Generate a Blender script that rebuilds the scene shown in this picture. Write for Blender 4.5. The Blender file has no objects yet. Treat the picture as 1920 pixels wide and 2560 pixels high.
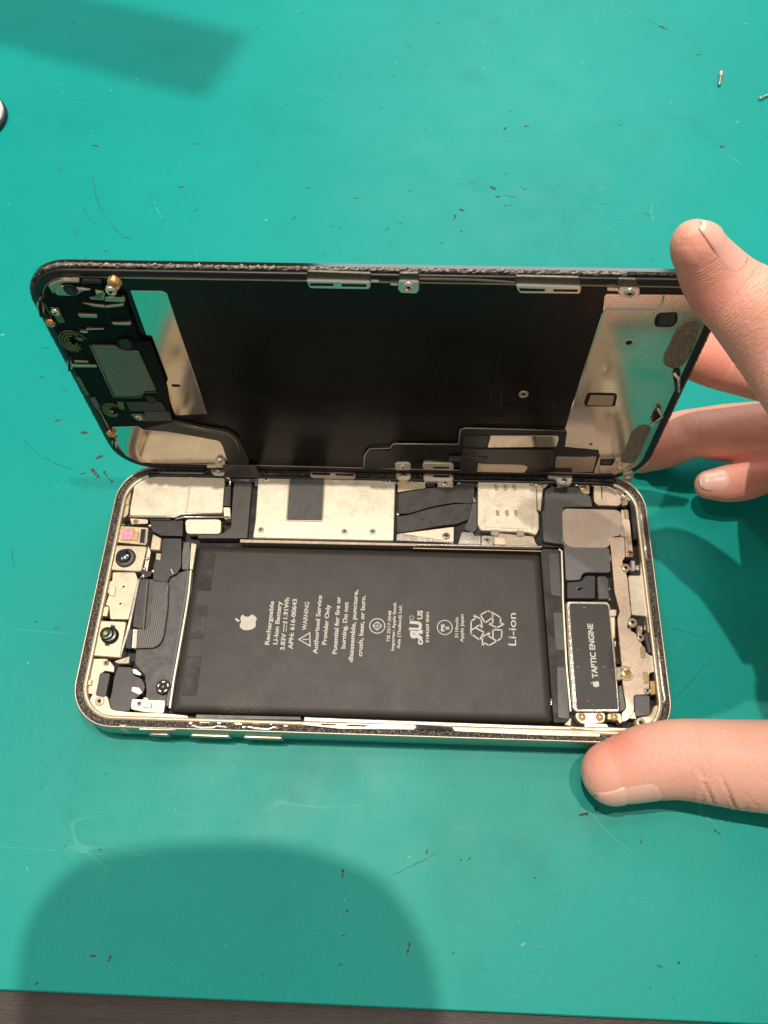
import bpy, bmesh, math, random
from mathutils import Vector, Matrix
from mathutils.bvhtree import BVHTree
from math import sin, cos, pi, radians

scene = bpy.context.scene
col = scene.collection
MM = 0.001
LIFT = 8.3            # the phone's rim plane is z = 0 in body millimetres, the mat top 8.3 mm below it

# ------------------------------------------------------------------ camera
CAM_MM = (86.948533,-38.964497,198.680684)
CAM_R = ((0.998900,0.037155,-0.028601),(0.020175,-0.891208,-0.453145),(-0.042326,0.452070,-0.890978))         # rows: right, down, forward
FPX = 1990.002
cam_d = bpy.data.cameras.new('camera')
cam = bpy.data.objects.new('camera', cam_d)
col.objects.link(cam)
r0, r1, r2 = [Vector(r) for r in CAM_R]
m = Matrix(((r0.x, -r1.x, -r2.x), (r0.y, -r1.y, -r2.y), (r0.z, -r1.z, -r2.z)))
cam.matrix_world = Matrix.Translation(Vector((CAM_MM[0], CAM_MM[1], CAM_MM[2] + LIFT)) * MM) @ m.to_4x4()
cam_d.sensor_fit = 'VERTICAL'
cam_d.sensor_height = 24
cam_d.lens = 24 * FPX / 2560
cam_d.clip_start = 0.005
cam_d.clip_end = 50
scene.camera = cam

# ------------------------------------------------------------------ light
world = bpy.data.worlds.new('World')
scene.world = world
world.use_nodes = True
wb = world.node_tree.nodes['Background']
wb.inputs[0].default_value = (1.0, 0.92, 0.82, 1)
wb.inputs[1].default_value = 0.25


def lamp(name, loc, target, size, power, colour, sy=None):
    d = bpy.data.lights.new(name, 'AREA')
    d.shape = 'ELLIPSE' if sy else 'DISK'
    d.size = size
    if sy:
        d.size_y = sy
    d.energy = power
    d.color = colour
    o = bpy.data.objects.new(name, d)
    col.objects.link(o)
    o.location = loc
    o.rotation_euler = (Vector(target) - Vector(loc)).to_track_quat('-Z', 'Y').to_euler()
    return o


KEY = Vector((-0.16, 0.27, 1.65))
lamp('ceiling_spot_light', KEY, (0.07, 0.05, 0), 0.024, 12.5, (1, 0.90, 0.78))
lamp('ceiling_side_light', (0.42, 0.20, 1.7), (0.07, 0.05, 0), 0.03, 6.0, (1, 0.91, 0.80))
lamp('ceiling_left_light', (-0.60, 0.10, 1.6), (0.07, 0.05, 0), 0.03, 2.2, (1, 0.91, 0.80))
lamp('ceiling_far_light', (0.12, 0.75, 1.8), (0.07, 0.05, 0), 0.30, 3.0, (1, 0.90, 0.78))
lamp('mat_glare_light', (0.30, 1.7, 1.5), (0.1, 0.15, 0), 1.0, 12.0, (0.88, 0.96, 1.0))  # unseen broad lamp, added for the glare on the far mat

scene.view_settings.view_transform = 'Standard'
scene.view_settings.look = 'None'
scene.view_settings.exposure = 0.40
scene.view_settings.gamma = 1
scene.cycles.use_denoising = True
scene.cycles.max_bounces = 8

# ------------------------------------------------------------------ materials


class NT:
    def __init__(s, name):
        s.m = bpy.data.materials.new(name)
        s.m.use_nodes = True
        s.t = s.m.node_tree
        s.b = s.t.nodes['Principled BSDF']

    def n(s, typ, **kw):
        n = s.t.nodes.new(typ)
        for k, v in kw.items():
            if k in n.inputs.keys():
                n.inputs[k].default_value = v
            else:
                setattr(n, k, v)
        return n

    def l(s, a, b):
        s.t.links.new(a, b)

    def coord(s):
        if not hasattr(s, '_c'):
            s._c = s.n('ShaderNodeTexCoord').outputs['Object']
        return s._c

    def noise(s, scale, detail=3, rough=.6, stretch=None):
        n = s.n('ShaderNodeTexNoise')
        n.inputs['Scale'].default_value = scale
        n.inputs['Detail'].default_value = detail
        n.inputs['Roughness'].default_value = rough
        c = s.coord()
        if stretch:
            mp = s.n('ShaderNodeMapping')
            mp.inputs['Scale'].default_value = stretch
            s.l(c, mp.inputs['Vector'])
            c = mp.outputs[0]
        s.l(c, n.inputs['Vector'])
        return n.outputs['Fac']

    def ramp(s, fac, stops):
        r = s.n('ShaderNodeValToRGB')
        e = r.color_ramp.elements
        while len(e) < len(stops):
            e.new(0.5)
        for i, (p, c) in enumerate(stops):
            e[i].position = p
            e[i].color = (*c, 1) if len(c) == 3 else c
        s.l(fac, r.inputs[0])
        return r.outputs[0]

    def mix(s, fac, a, b, blend='MIX'):
        x = s.n('ShaderNodeMix', data_type='RGBA', blend_type=blend)
        for v, i in ((fac, 0), (a, 6), (b, 7)):
            if isinstance(v, (int, float)):
                x.inputs[i].default_value = v
            elif isinstance(v, tuple):
                x.inputs[i].default_value = (*v, 1)
            else:
                s.l(v, x.inputs[i])
        return x.outputs[2]

    def bump(s, h, strength, dist):
        b = s.n('ShaderNodeBump')
        b.inputs['Strength'].default_value = strength
        b.inputs['Distance'].default_value = dist
        s.l(h, b.inputs['Height'])
        if s.b.inputs['Normal'].links:
            s.l(s.b.inputs['Normal'].links[0].from_socket, b.inputs['Normal'])
        s.l(b.outputs[0], s.b.inputs['Normal'])

    def rough(s, lo, hi, scale, stretch=None):
        f = s.noise(scale, 4, .6, stretch)
        s.l(s.ramp(f, [(.3, (lo,) * 3), (.7, (hi,) * 3)]), s.b.inputs['Roughness'])


def simple(name, colr, rough=.5, metal=0, noise=None, bump=None, spec=.5, var=.25, coat=0):
    """one surface: its colour with a little mottling, its gloss and a fine bump"""
    t = NT(name)
    t.b.inputs['Metallic'].default_value = metal
    t.b.inputs['Specular IOR Level'].default_value = spec
    t.b.inputs['Coat Weight'].default_value = coat
    t.b.inputs['Coat Roughness'].default_value = .15
    sc = noise or 600
    f = t.noise(sc, 4, .65)
    lo = tuple(c * (1 - var) for c in colr)
    hi = tuple(min(1, c * (1 + var)) for c in colr)
    t.l(t.ramp(f, [(.3, lo), (.7, hi)]), t.b.inputs['Base Color'])
    t.rough(max(.03, rough * .8), min(1, rough * 1.25), sc * .4)
    if bump:
        t.bump(t.noise(bump[0], 4, .6), bump[1], bump[2])
    return t.m


def mat_green():
    t = NT('green_mat')
    base = (0.02, 0.42, 0.345)
    big = t.noise(9, 3, .5)
    c = t.ramp(big, [(.3, (0.0008, 0.30, 0.262)), (.7, (0.002, 0.35, 0.305))])
    # greyer towards the near edge, broken up by noise
    sp = t.n('ShaderNodeSeparateXYZ')
    t.l(t.coord(), sp.inputs[0])
    gy = t.n('ShaderNodeMapRange')
    t.l(sp.outputs[1], gy.inputs[0])
    gy.inputs[1].default_value = .12
    gy.inputs[2].default_value = -.04
    near_grey = t.mix(1.0, gy.outputs[0], t.ramp(t.noise(14, 5, .7), [(.3, (.08,) * 3), (.7, (.42,) * 3)]), 'MULTIPLY')
    c = t.mix(near_grey, c, (.035, .27, .205))
    # pale scuffs, thin scratches and rusty grime
    f1 = t.noise(900, 5, .7)
    c = t.mix(t.ramp(f1, [(.62, (0, 0, 0)), (.71, (.32, .32, .32))]), c, (0.12, 0.5, 0.42))
    c = t.mix(t.ramp(t.noise(24, 6, .72), [(.56, (0, 0, 0)), (.72, (.35, .35, .35))]), c, (.006, .19, .17))
    f2 = t.noise(140, 6, .75)
    c = t.mix(t.ramp(f2, [(.735, (0, 0, 0)), (.80, (.55, .55, .55))]), c, (0.07, 0.15, 0.11))
    v = t.n('ShaderNodeTexVoronoi', feature='DISTANCE_TO_EDGE')
    v.inputs['Scale'].default_value = 7
    mp = t.n('ShaderNodeMapping')
    mp.inputs['Scale'].default_value = (1, 2.7, 1)
    mp.inputs['Rotation'].default_value = (0, 0, .5)
    t.l(t.coord(), mp.inputs[0])
    nd = t.n('ShaderNodeTexNoise')
    nd.inputs['Scale'].default_value = 14
    t.l(mp.outputs[0], nd.inputs['Vector'])
    t.l(t.mix(.12, mp.outputs[0], nd.outputs['Color']), v.inputs['Vector'])
    brk = t.ramp(t.noise(22, 3), [(.56, (0, 0, 0)), (.64, (1, 1, 1))])
    line = t.mix(1.0, t.ramp(v.outputs['Distance'], [(.0, (1, 1, 1)), (.0035, (0, 0, 0))]), brk, 'MULTIPLY')
    c = t.mix(t.mix(1.0, line, (.3, .3, .3), 'MULTIPLY'), c, (0.15, 0.5, 0.42))
    t.l(c, t.b.inputs['Base Color'])
    t.rough(.36, .46, 60)
    t.b.inputs['Specular IOR Level'].default_value = .2
    t.bump(t.noise(2600, 3, .6), .25, .0001)
    t.bump(t.noise(420, 4, .65), .25, .0002)
    return t.m


def wood():
    t = NT('brown_wood')
    f = t.noise(30, 6, .7, (1, 14, 14))
    g = t.noise(260, 5, .8, (1, 9, 9))
    c = t.mix(.5, t.ramp(f, [(.3, (.016, .009, .007)), (.7, (.05, .031, .023))]), t.ramp(g, [(.3, (.016, .009, .007)), (.75, (.09, .06, .045))]))
    t.l(c, t.b.inputs['Base Color'])
    t.b.inputs['Roughness'].default_value = .42
    t.bump(g, .4, .0003)
    return t.m


def steel(name, colr, rough, speck=.25, scale=2600, bumpd=.00003, stretch=None, big=0):
    t = NT(name)
    t.b.inputs['Metallic'].default_value = .6 if big else (.8 if 'bright' in name or name == 'gold' else 1)
    f = t.noise(scale, 3, .8, stretch)
    lo = tuple(c * (1 - speck) for c in colr)
    hi = tuple(min(1, c * (1 + speck * .5)) for c in colr)
    c = t.ramp(f, [(.3, lo), (.65, hi)])
    if big:
        g = t.noise(130, 5, .65)
        c = t.mix(t.ramp(g, [(.42, (0, 0, 0)), (.6, (big, big, big))]), c, tuple(x * .6 for x in colr))
    t.l(c, t.b.inputs['Base Color'])
    t.rough(rough * .85, min(1, rough * 1.2), 500)
    t.bump(f, .5, bumpd)
    return t.m


def dotted():
    """the display's back plate: mirror steel pressed with rows of tiny dimples"""
    t = NT('dimpled_plate')
    t.b.inputs['Metallic'].default_value = 1
    t.b.inputs['Base Color'].default_value = (.88, .78, .67, 1)
    t.rough(.10, .15, 300)
    sep = t.n('ShaderNodeSeparateXYZ')
    t.l(t.coord(), sep.inputs[0])

    def m(op, a, b=None):
        n = t.n('ShaderNodeMath', operation=op)
        for i, v in enumerate((a, b)):
            if v is None:
                continue
            if isinstance(v, (int, float)):
                n.inputs[i].default_value = v
            else:
                t.l(v, n.inputs[i])
        return n.outputs[0]
    k = 2 * pi / .0011
    d = m('MULTIPLY', m('SINE', m('MULTIPLY', sep.outputs[0], k)), m('SINE', m('MULTIPLY', sep.outputs[2], k)))
    d = m('MAXIMUM', m('SUBTRACT', m('ABSOLUTE', d), .55), 0)
    zone = t.ramp(t.noise(45, 2), [(.35, (.25,) * 3), (.6, (1,) * 3)])
    d = m('MULTIPLY', d, zone)
    t.bump(d, .35, .0003)
    t.bump(t.noise(300, 3), .12, .0001)
    return t.m


def adhesive():
    t = NT('black_adhesive')
    f = t.noise(2200, 5, .8)
    t.l(t.ramp(f, [(.35, (.004, .004, .004)), (.50, (.022, .018, .014)), (.60, (.34, .29, .22))]), t.b.inputs['Base Color'])
    t.b.inputs['Roughness'].default_value = .28
    t.b.inputs['Specular IOR Level'].default_value = .8
    t.bump(f, 1, .0004)
    return t.m


def glue_edge():
    t = NT('glue_residue')
    f = t.noise(1300, 6, .8, (1, 1, 1))
    t.l(t.ramp(f, [(.40, (.03, .026, .02)), (.48, (.32, .28, .21)), (.6, (.75, .68, .54))]), t.b.inputs['Base Color'])
    t.b.inputs['Roughness'].default_value = .3
    t.bump(f, 1, .0004)
    return t.m


def film_black():
    t = NT('black_film')
    g = t.noise(30, 4, .6)
    t.l(t.ramp(g, [(.3, (.0045, .004, .0035)), (.7, (.009, .008, .007))]), t.b.inputs['Base Color'])
    t.rough(.20, .32, 90)
    t.b.inputs['Specular IOR Level'].default_value = .28
    t.bump(t.noise(45, 3), .25, .0006)
    t.bump(t.noise(1500, 2), .15, .00004)
    return t.m


def battery_wrap():
    t = NT('battery_wrap')
    g = t.noise(40, 4, .6)
    c = t.ramp(g, [(.3, (.028, .024, .020)), (.7, (.034, .029, .024))])
    f = t.noise(1800, 4, .8)
    c = t.mix(t.ramp(f, [(.63, (0,) * 3), (.72, (.5,) * 3)]), c, (.12, .095, .07))
    # golden dust worn into two patches
    p = t.noise(38, 2, .5)
    h = t.noise(3400, 3, .8)
    c = t.mix(t.mix(1.0, t.ramp(p, [(.60, (0,) * 3), (.70, (.8,) * 3)]), t.ramp(h, [(.55, (0,) * 3), (.62, (1,) * 3)]), 'MULTIPLY'), c, (.3, .2, .09))
    t.l(c, t.b.inputs['Base Color'])
    t.rough(.46, .52, 150)
    t.b.inputs['Specular IOR Level'].default_value = .4
    t.bump(t.noise(900, 4), .3, .00006)
    t.bump(t.noise(45, 2), .12, .0004)
    return t.m


def ribbed(name, colr, axis, pitch, rough=.35, depth=.00008):
    """flat cable with fine conductors running along it"""
    t = NT(name)
    w = t.n('ShaderNodeTexWave', wave_type='BANDS', bands_direction=axis)
    w.inputs['Scale'].default_value = 1 / pitch / 3.1416 * 1.0
    w.inputs['Distortion'].default_value = .6
    w.inputs['Detail'].default_value = 1
    t.l(t.coord(), w.inputs['Vector'])
    t.l(t.ramp(w.outputs['Fac'], [(.3, tuple(c * .8 for c in colr)), (.9, tuple(c * 1.5 for c in colr))]), t.b.inputs['Base Color'])
    t.rough(rough * .8, rough * 1.2, 200)
    t.bump(w.outputs['Fac'], .4, depth * .4)
    return t.m


def skin():
    t = NT('skin')
    a = t.n('ShaderNodeAttribute', attribute_name='flush')
    c = t.ramp(a.outputs['Fac'], [(0, (.95, .57, .44)), (.5, (.93, .46, .35)), (1, (.88, .29, .215))])
    g = t.noise(170, 5, .7)
    c = t.mix(t.ramp(g, [(.35, (0,) * 3), (.7, (.5,) * 3)]), c, (.86, .42, .33))
    f = t.noise(1600, 3, .7)
    c = t.mix(t.ramp(f, [(.3, (.18,) * 3), (.6, (0,) * 3)]), c, (.45, .2, .13))
    t.l(c, t.b.inputs['Base Color'])
    t.b.inputs['Roughness'].default_value = .48
    t.b.inputs['Specular IOR Level'].default_value = .4
    t.b.inputs['Subsurface Weight'].default_value = .25
    t.b.inputs['Subsurface Radius'].default_value = (1, .35, .2)
    t.b.inputs['Subsurface Scale'].default_value = .0022
    # papillary ridges wrap round the digit: rings of constant arc length
    at = t.n('ShaderNodeAttribute', attribute_name='arc')
    mu = t.n('ShaderNodeMath', operation='MULTIPLY')
    nz = t.n('ShaderNodeMath', operation='MULTIPLY_ADD')
    t.l(t.noise(180, 2), nz.inputs[0])
    nz.inputs[1].default_value = 1.6
    t.l(at.outputs['Fac'], nz.inputs[2])
    t.l(nz.outputs[0], mu.inputs[0])
    mu.inputs[1].default_value = 2 * pi / .55
    si = t.n('ShaderNodeMath', operation='SINE')
    t.l(mu.outputs[0], si.inputs[0])
    rm = t.n('ShaderNodeMath', operation='MULTIPLY')
    t.l(si.outputs[0], rm.inputs[0])
    t.l(t.n('ShaderNodeAttribute', attribute_name='ridge').outputs['Fac'], rm.inputs[1])
    t.bump(rm.outputs[0], .45, .0001)
    v = t.n('ShaderNodeTexVoronoi')
    v.inputs['Scale'].default_value = 1300
    t.l(t.coord(), v.inputs['Vector'])
    t.bump(v.outputs['Distance'], .25, .00015)
    t.bump(t.noise(500, 4), .3, .0003)
    return t.m


def nail_mat():
    t = NT('fingernail')
    g = t.noise(200, 2)
    t.l(t.ramp(g, [(.3, (.93, .50, .40)), (.7, (.95, .57, .46))]), t.b.inputs['Base Color'])
    t.b.inputs['Roughness'].default_value = .36
    t.b.inputs['Coat Weight'].default_value = .35
    t.b.inputs['Coat Roughness'].default_value = .22
    t.b.inputs['Subsurface Weight'].default_value = .2
    t.b.inputs['Subsurface Scale'].default_value = .001
    t.bump(t.noise(400, 3, .6, (1, .2, 1)), .15, .0001)
    return t.m


class M:
    green = mat_green()
    wood = wood()
    matedge = simple('mat_rubber_edge', (.02, .045, .035), .7)
    alu = steel('frame_aluminium', (.58, .52, .42), .42, .14)
    shield = steel('nickel_shield', (.80, .71, .56), .38, .26, 2600, .00004, None, .22)
    tan = steel('tan_bracket', (.62, .50, .39), .42, .22, 2000, .00003)
    chrome = steel('bright_steel', (.86, .80, .70), .20, .08)
    mirror = steel('mirror_steel', (.84, .74, .62), .12, .06, 900, .00001)
    cream = simple('cream_plating', (.60, .50, .36), .38, .55, 900, (1800, .2, .00005), .5, .12)
    creamdark = simple('cream_chassis', (.42, .35, .26), .45, .45, 700, (1500, .3, .00006), .5, .2)
    gold = steel('gold', (1.0, .74, .34), .25, .12)
    copper = steel('copper', (.85, .42, .2), .3, .2)
    black = simple('black_plastic', (.010, .009, .009), .40, 0, 800, (1800, .3, .00005))
    void = simple('dark_recess', (.0045, .004, .004), .6, 0, 800)
    darkflex = simple('dark_flex', (.040, .035, .032), .36, 0, 700, (1600, .25, .00005))
    slate = simple('slate_film', (.080, .075, .074), .5, 0, 900, (1900, .3, .00006), .5, .2)
    greyfilm = simple('grey_film', (.13, .125, .125), .5, 0, 900, (1900, .3, .00005), .5, .15)
    blackgreen = simple('black_moulding', (.0065, .0065, .006), .42, 0, 500, (1200, .2, .00006), .1)
    mesh = simple('speaker_mesh', (.20, .22, .16), .5, .55, 2500, (3200, .6, .0001), .5, .3)
    olive = simple('olive_board', (.12, .16, .05), .35, .3, 1200, None, .5, .5)
    film = film_black()
    wrap = battery_wrap()
    tape = simple('battery_tape', (.018, .0145, .0120), .60, 0, 500, (700, .2, .00008))
    ink = simple('white_ink', (.62, .58, .52), .6, 0, 900, None, .4, .06)
    glass = simple('black_glass', (.004, .004, .004), .08, 0, 300, None, .6)
    lens = simple('lens_glass', (.003, .006, .02), .05, 0, 300, None, 1.0, .2, 1)
    lensring = simple('lens_ring', (.012, .012, .012), .25, 0, 900, None, .8)
    pink = simple('pink_filter', (.85, .42, .55), .2, .1, 900, None, .6, .25)
    led = simple('green_diode', (.35, .62, .12), .2, 0, 2500, None, .8, .5)
    dim = dotted()
    glue = adhesive()
    residue = glue_edge()
    foam = simple('grey_foam', (.26, .22, .16), .75, .2, 2400, (1500, 1, .0006), .5, .75)
    flexv = ribbed('ribbed_flex_lengthwise', (.075, .064, .056), 'X', .0005)
    flexh = ribbed('ribbed_flex_crosswise', (.04, .034, .028), 'Z', .0004)
    white = simple('white_plastic', (.72, .68, .62), .4, 0, 400)
    rust = simple('brown_grime', (.075, .065, .05), .8, 0, 2000, None, .3, .5)
    pale = simple('pale_plating', (.80, .71, .56), .34, .35, 900, (1500, .2, .00005), .6, .08)
    darkmetal = steel('dark_bracket', (.17, .14, .115), .4, .3, 1500)
    satin = steel('satin_plate', (.80, .68, .56), .22, .12, 1800, .00002, None, .05)
    skin = skin()
    nail = nail_mat()
    nailedge = simple('nail_free_edge', (.92, .76, .62), .35, 0, 400, None, .5, .05, .2)


# ------------------------------------------------------------------ building tools
root = bpy.data.objects.new('smartphone', None)
col.objects.link(root)
root.location = (0, 0, 0)
root['label'] = 'opened smartphone lying on the green mat with its screen raised and battery showing'
root['category'] = 'phone'

BODY = Matrix.Translation((0, 0, LIFT))
DO, DX, DY, DN = Vector((-0.268967,75.680668,-0.048287)), Vector((0.999936,-0.000810,-0.011285)), Vector((0.011314,0.071630,0.997367)), Vector((0.000000,-0.997431,0.071635))
DISP = BODY @ Matrix(((DX.x, DY.x, DN.x, DO.x), (DX.y, DY.y, DN.y, DO.y), (DX.z, DY.z, DN.z, DO.z), (0, 0, 0, 1)))


def emit(name, bm, mats, parent=None, frame=BODY, smooth=False):
    """link a bmesh given in frame millimetres as one object in metres"""
    bmesh.ops.transform(bm, matrix=Matrix.Scale(MM, 4) @ frame, verts=bm.verts)
    bmesh.ops.recalc_face_normals(bm, faces=bm.faces)
    me = bpy.data.meshes.new(name)
    bm.to_mesh(me)
    bm.free()
    for x in (mats if isinstance(mats, (list, tuple)) else [mats]):
        me.materials.append(x)
    if smooth:
        for p in me.polygons:
            p.use_smooth = True
    o = bpy.data.objects.new(name, me)
    col.objects.link(o)
    if parent is not None:
        o.parent = parent
    return o


def tag(o, label=None, cat=None, group=None, kind=None):
    for k, v in (('label', label), ('category', cat), ('group', group), ('kind', kind)):
        if v:
            o[k] = v
    return o


def area(p):
    return sum(p[i][0] * p[(i + 1) % len(p)][1] - p[(i + 1) % len(p)][0] * p[i][1] for i in range(len(p))) / 2


def ccw(p):
    return list(p) if area(p) > 0 else list(reversed(p))


def rounded(p, r, seg=4):
    p = ccw(p)
    if r <= 0:
        return p
    out = []
    n = len(p)
    for i in range(n):
        a, b, c = Vector(p[i - 1]), Vector(p[i]), Vector(p[(i + 1) % n])
        u, v = (a - b), (c - b)
        lu, lv = u.length, v.length
        if lu < 1e-6 or lv < 1e-6:
            continue
        u /= lu
        v /= lv
        d = min(r, lu * .45, lv * .45)
        s, e = b + u * d, b + v * d
        for k in range(seg + 1):
            t = k / seg
            q = s * (1 - t) ** 2 + b * 2 * t * (1 - t) + e * t * t
            out.append((q.x, q.y))
    return out


def inset(p, d):
    n = len(p)
    out = []
    for i in range(n):
        a, b, c = Vector(p[i - 1]), Vector(p[i]), Vector(p[(i + 1) % n])
        u, v = (b - a), (c - b)
        if u.length < 1e-9 or v.length < 1e-9:
            out.append(tuple(b))
            continue
        u.normalize()
        v.normalize()
        n1, n2 = Vector((-u.y, u.x)), Vector((-v.y, v.x))
        s = n1 + n2
        k = max(.35, s.dot(n1))
        q = b + s * (d / k)
        out.append((q.x, q.y))
    return out


def add_prism(bm, pts, z0, z1, r=0, bev=.08, mi=0):
    p = rounded(pts, r)
    bev = min(bev, (z1 - z0) * .6)
    loops = [[bm.verts.new((x, y, z0)) for x, y in p], [bm.verts.new((x, y, z1 - bev)) for x, y in p]]
    if bev > 0:
        loops.append([bm.verts.new((x, y, z1)) for x, y in inset(p, bev)])
    n = len(p)
    fs = []
    for a, b in zip(loops, loops[1:]):
        for i in range(n):
            fs.append(bm.faces.new((a[i], a[(i + 1) % n], b[(i + 1) % n], b[i])))
    fs.append(bm.faces.new(loops[-1]))
    fs.append(bm.faces.new(list(reversed(loops[0]))))
    for f in fs:
        f.material_index = mi
    return bm


def plate(name, pts, z0, z1, mat, parent=root, frame=BODY, r=.4, bev=.08):
    return emit(name, add_prism(bmesh.new(), pts, z0, z1, r, bev), mat, parent, frame)


def strip(name, line, w, z0, z1, mat, parent=root, frame=BODY):
    """narrow rail of square section along a line"""
    bm = bmesh.new()
    prev = None
    P = [Vector(p) for p in line]
    for i, p in enumerate(P):
        t = (P[min(i + 1, len(P) - 1)] - P[max(i - 1, 0)]).normalized()
        nn = Vector((-t.y, t.x)) * w / 2
        c = w * .2
        vs = [bm.verts.new((*(p + nn), z0)), bm.verts.new((*(p + nn), z1 - c)), bm.verts.new((*(p + nn * .6), z1)), bm.verts.new((*(p - nn * .6), z1)), bm.verts.new((*(p - nn), z1 - c)), bm.verts.new((*(p - nn), z0))]
        if prev:
            for k in range(6):
                bm.faces.new((prev[k], prev[(k + 1) % 6], vs[(k + 1) % 6], vs[k]))
        else:
            bm.faces.new(vs)
        prev = vs
    bm.faces.new(prev)
    return emit(name, bm, mat, parent, frame)


def add_box(bm, cx, cy, z0, z1, w, h, ang=0, mi=0, bev=.05):
    c, s = cos(ang), sin(ang)
    pts = [(cx + c * x - s * y, cy + s * x + c * y) for x, y in ((-w / 2, -h / 2), (w / 2, -h / 2), (w / 2, h / 2), (-w / 2, h / 2))]
    return add_prism(bm, pts, z0, z1, 0, bev, mi)


def add_lathe(bm, cx, cy, prof, seg=28, mi=0, smooth=True):
    """prof: list of (radius, z)"""
    rings = []
    for r, z in prof:
        if r <= 1e-6:
            rings.append([bm.verts.new((cx, cy, z))])
        else:
            rings.append([bm.verts.new((cx + r * cos(2 * pi * k / seg), cy + r * sin(2 * pi * k / seg), z)) for k in range(seg)])
    for a, b in zip(rings, rings[1:]):
        for k in range(seg):
            k2 = (k + 1) % seg
            if len(a) == 1 and len(b) == 1:
                continue
            if len(a) == 1:
                f = bm.faces.new((a[0], b[k], b[k2]))
            elif len(b) == 1:
                f = bm.faces.new((a[k], b[0], a[k2]))
            else:
                f = bm.faces.new((a[k], a[k2], b[k2], b[k]))
            f.material_index = mi
            f.smooth = smooth
    return bm


def add_tube(bm, pts, r, seg=8, mi=0, closed=False):
    pts = [Vector(p) for p in pts]
    rings = []
    n = len(pts)
    for i, p in enumerate(pts):
        t = (pts[(i + 1) % n] - pts[i - 1]) if closed else (pts[min(i + 1, n - 1)] - pts[max(i - 1, 0)])
        t.normalize()
        up = Vector((0, 0, 1)) if abs(t.z) < .9 else Vector((1, 0, 0))
        a = t.cross(up).normalized()
        b = a.cross(t)
        rings.append([bm.verts.new(p + a * r * cos(2 * pi * k / seg) + b * r * sin(2 * pi * k / seg)) for k in range(seg)])
    pairs = list(zip(rings, rings[1:])) + ([(rings[-1], rings[0])] if closed else [])
    for a, b in pairs:
        for k in range(seg):
            f = bm.faces.new((a[k], a[(k + 1) % seg], b[(k + 1) % seg], b[k]))
            f.material_index = mi
            f.smooth = True
    if not closed:
        for rg in (rings[0], rings[-1]):
            bm.faces.new(rg).material_index = mi
    return bm


def add_ribbon(bm, pts, wid, th, mi=0):
    """flat band through 3-D points, width given per point as a vector"""
    prev = None
    n = len(pts)
    first = None
    for i in range(n):
        p = Vector(pts[i])
        w = Vector(wid[i] if isinstance(wid, list) else wid)
        t = Vector(pts[min(i + 1, n - 1)]) - Vector(pts[max(i - 1, 0)])
        nn = t.cross(w).normalized() * th / 2
        vs = [bm.verts.new(p - w / 2 - nn), bm.verts.new(p + w / 2 - nn), bm.verts.new(p + w / 2 + nn), bm.verts.new(p - w / 2 + nn)]
        if prev:
            for k in range(4):
                f = bm.faces.new((prev[k], prev[(k + 1) % 4], vs[(k + 1) % 4], vs[k]))
                f.material_index = mi
                f.smooth = k in (0, 2)
        else:
            first = vs
        prev = vs
    bm.faces.new(first)
    bm.faces.new(prev)
    return bm


def rrect(x0, y0, x1, y1, r, seg=14):
    out = []
    for cx, cy, a0 in ((x1 - r, y0 + r, -pi / 2), (x1 - r, y1 - r, 0), (x0 + r, y1 - r, pi / 2), (x0 + r, y0 + r, pi)):
        for k in range(seg + 1):
            a = a0 + k * pi / 2 / seg
            out.append((cx + r * cos(a), cy + r * sin(a)))
    return out


def ring_loft(bm, L, W, R, prof, close=True, mi=0, seg=14):
    """loft rounded rectangles: prof is a list of (inset, z)"""
    rings = []
    for d, z in prof:
        rings.append([bm.verts.new((x, y, z)) for x, y in rrect(d, d, L - d, W - d, max(.3, R - d), seg)])
    n = len(rings[0])
    prs = list(zip(rings, rings[1:])) + ([(rings[-1], rings[0])] if close else [])
    for a, b in prs:
        for k in range(n):
            f = bm.faces.new((a[k], a[(k + 1) % n], b[(k + 1) % n], b[k]))
            f.material_index = mi
            f.smooth = True
    return rings


_screws = {}


def screw(x, y, z, r, mat, parent, frame=BODY, label=None):
    """pan-head screw with a star or cross recess; every screw its own object"""
    key = (round(r, 2), mat.name)
    if key not in _screws:
        bm = bmesh.new()
        add_lathe(bm, 0, 0, [(0, .42), (r * .35, .42), (r * .7, .38), (r * .93, .25), (r, .05), (r, -.6), (0, -.6)], 24)
        for k in range(2):
            add_box(bm, 0, 0, .40, .435, r * .62, r * .17, k * pi / 2 + .4, 1, 0)
        add_lathe(bm, 0, 0, [(r * .2, .40), (r * .2, .43), (0, .43)], 10, 1)
        bmesh.ops.transform(bm, matrix=Matrix.Scale(MM, 4), verts=bm.verts)
        me = bpy.data.meshes.new('screw')
        bm.to_mesh(me)
        bm.free()
        me.materials.append(mat)
        me.materials.append(M.copper if mat is M.gold else M.void)
        _screws[key] = me
    o = bpy.data.objects.new('screw', _screws[key])
    col.objects.link(o)
    o.parent = parent
    q = (Matrix.Scale(MM, 4) @ frame @ Matrix.Translation((x, y, z)) @ Matrix.Rotation(random.uniform(0, 6), 4, 'Z')).copy()
    loc = q.to_translation()
    o.matrix_local = Matrix.Translation(loc) @ q.to_quaternion().to_matrix().to_4x4()
    return o


random.seed(7)
L, W, RC = 150.9, 75.7, 11.5

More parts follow.
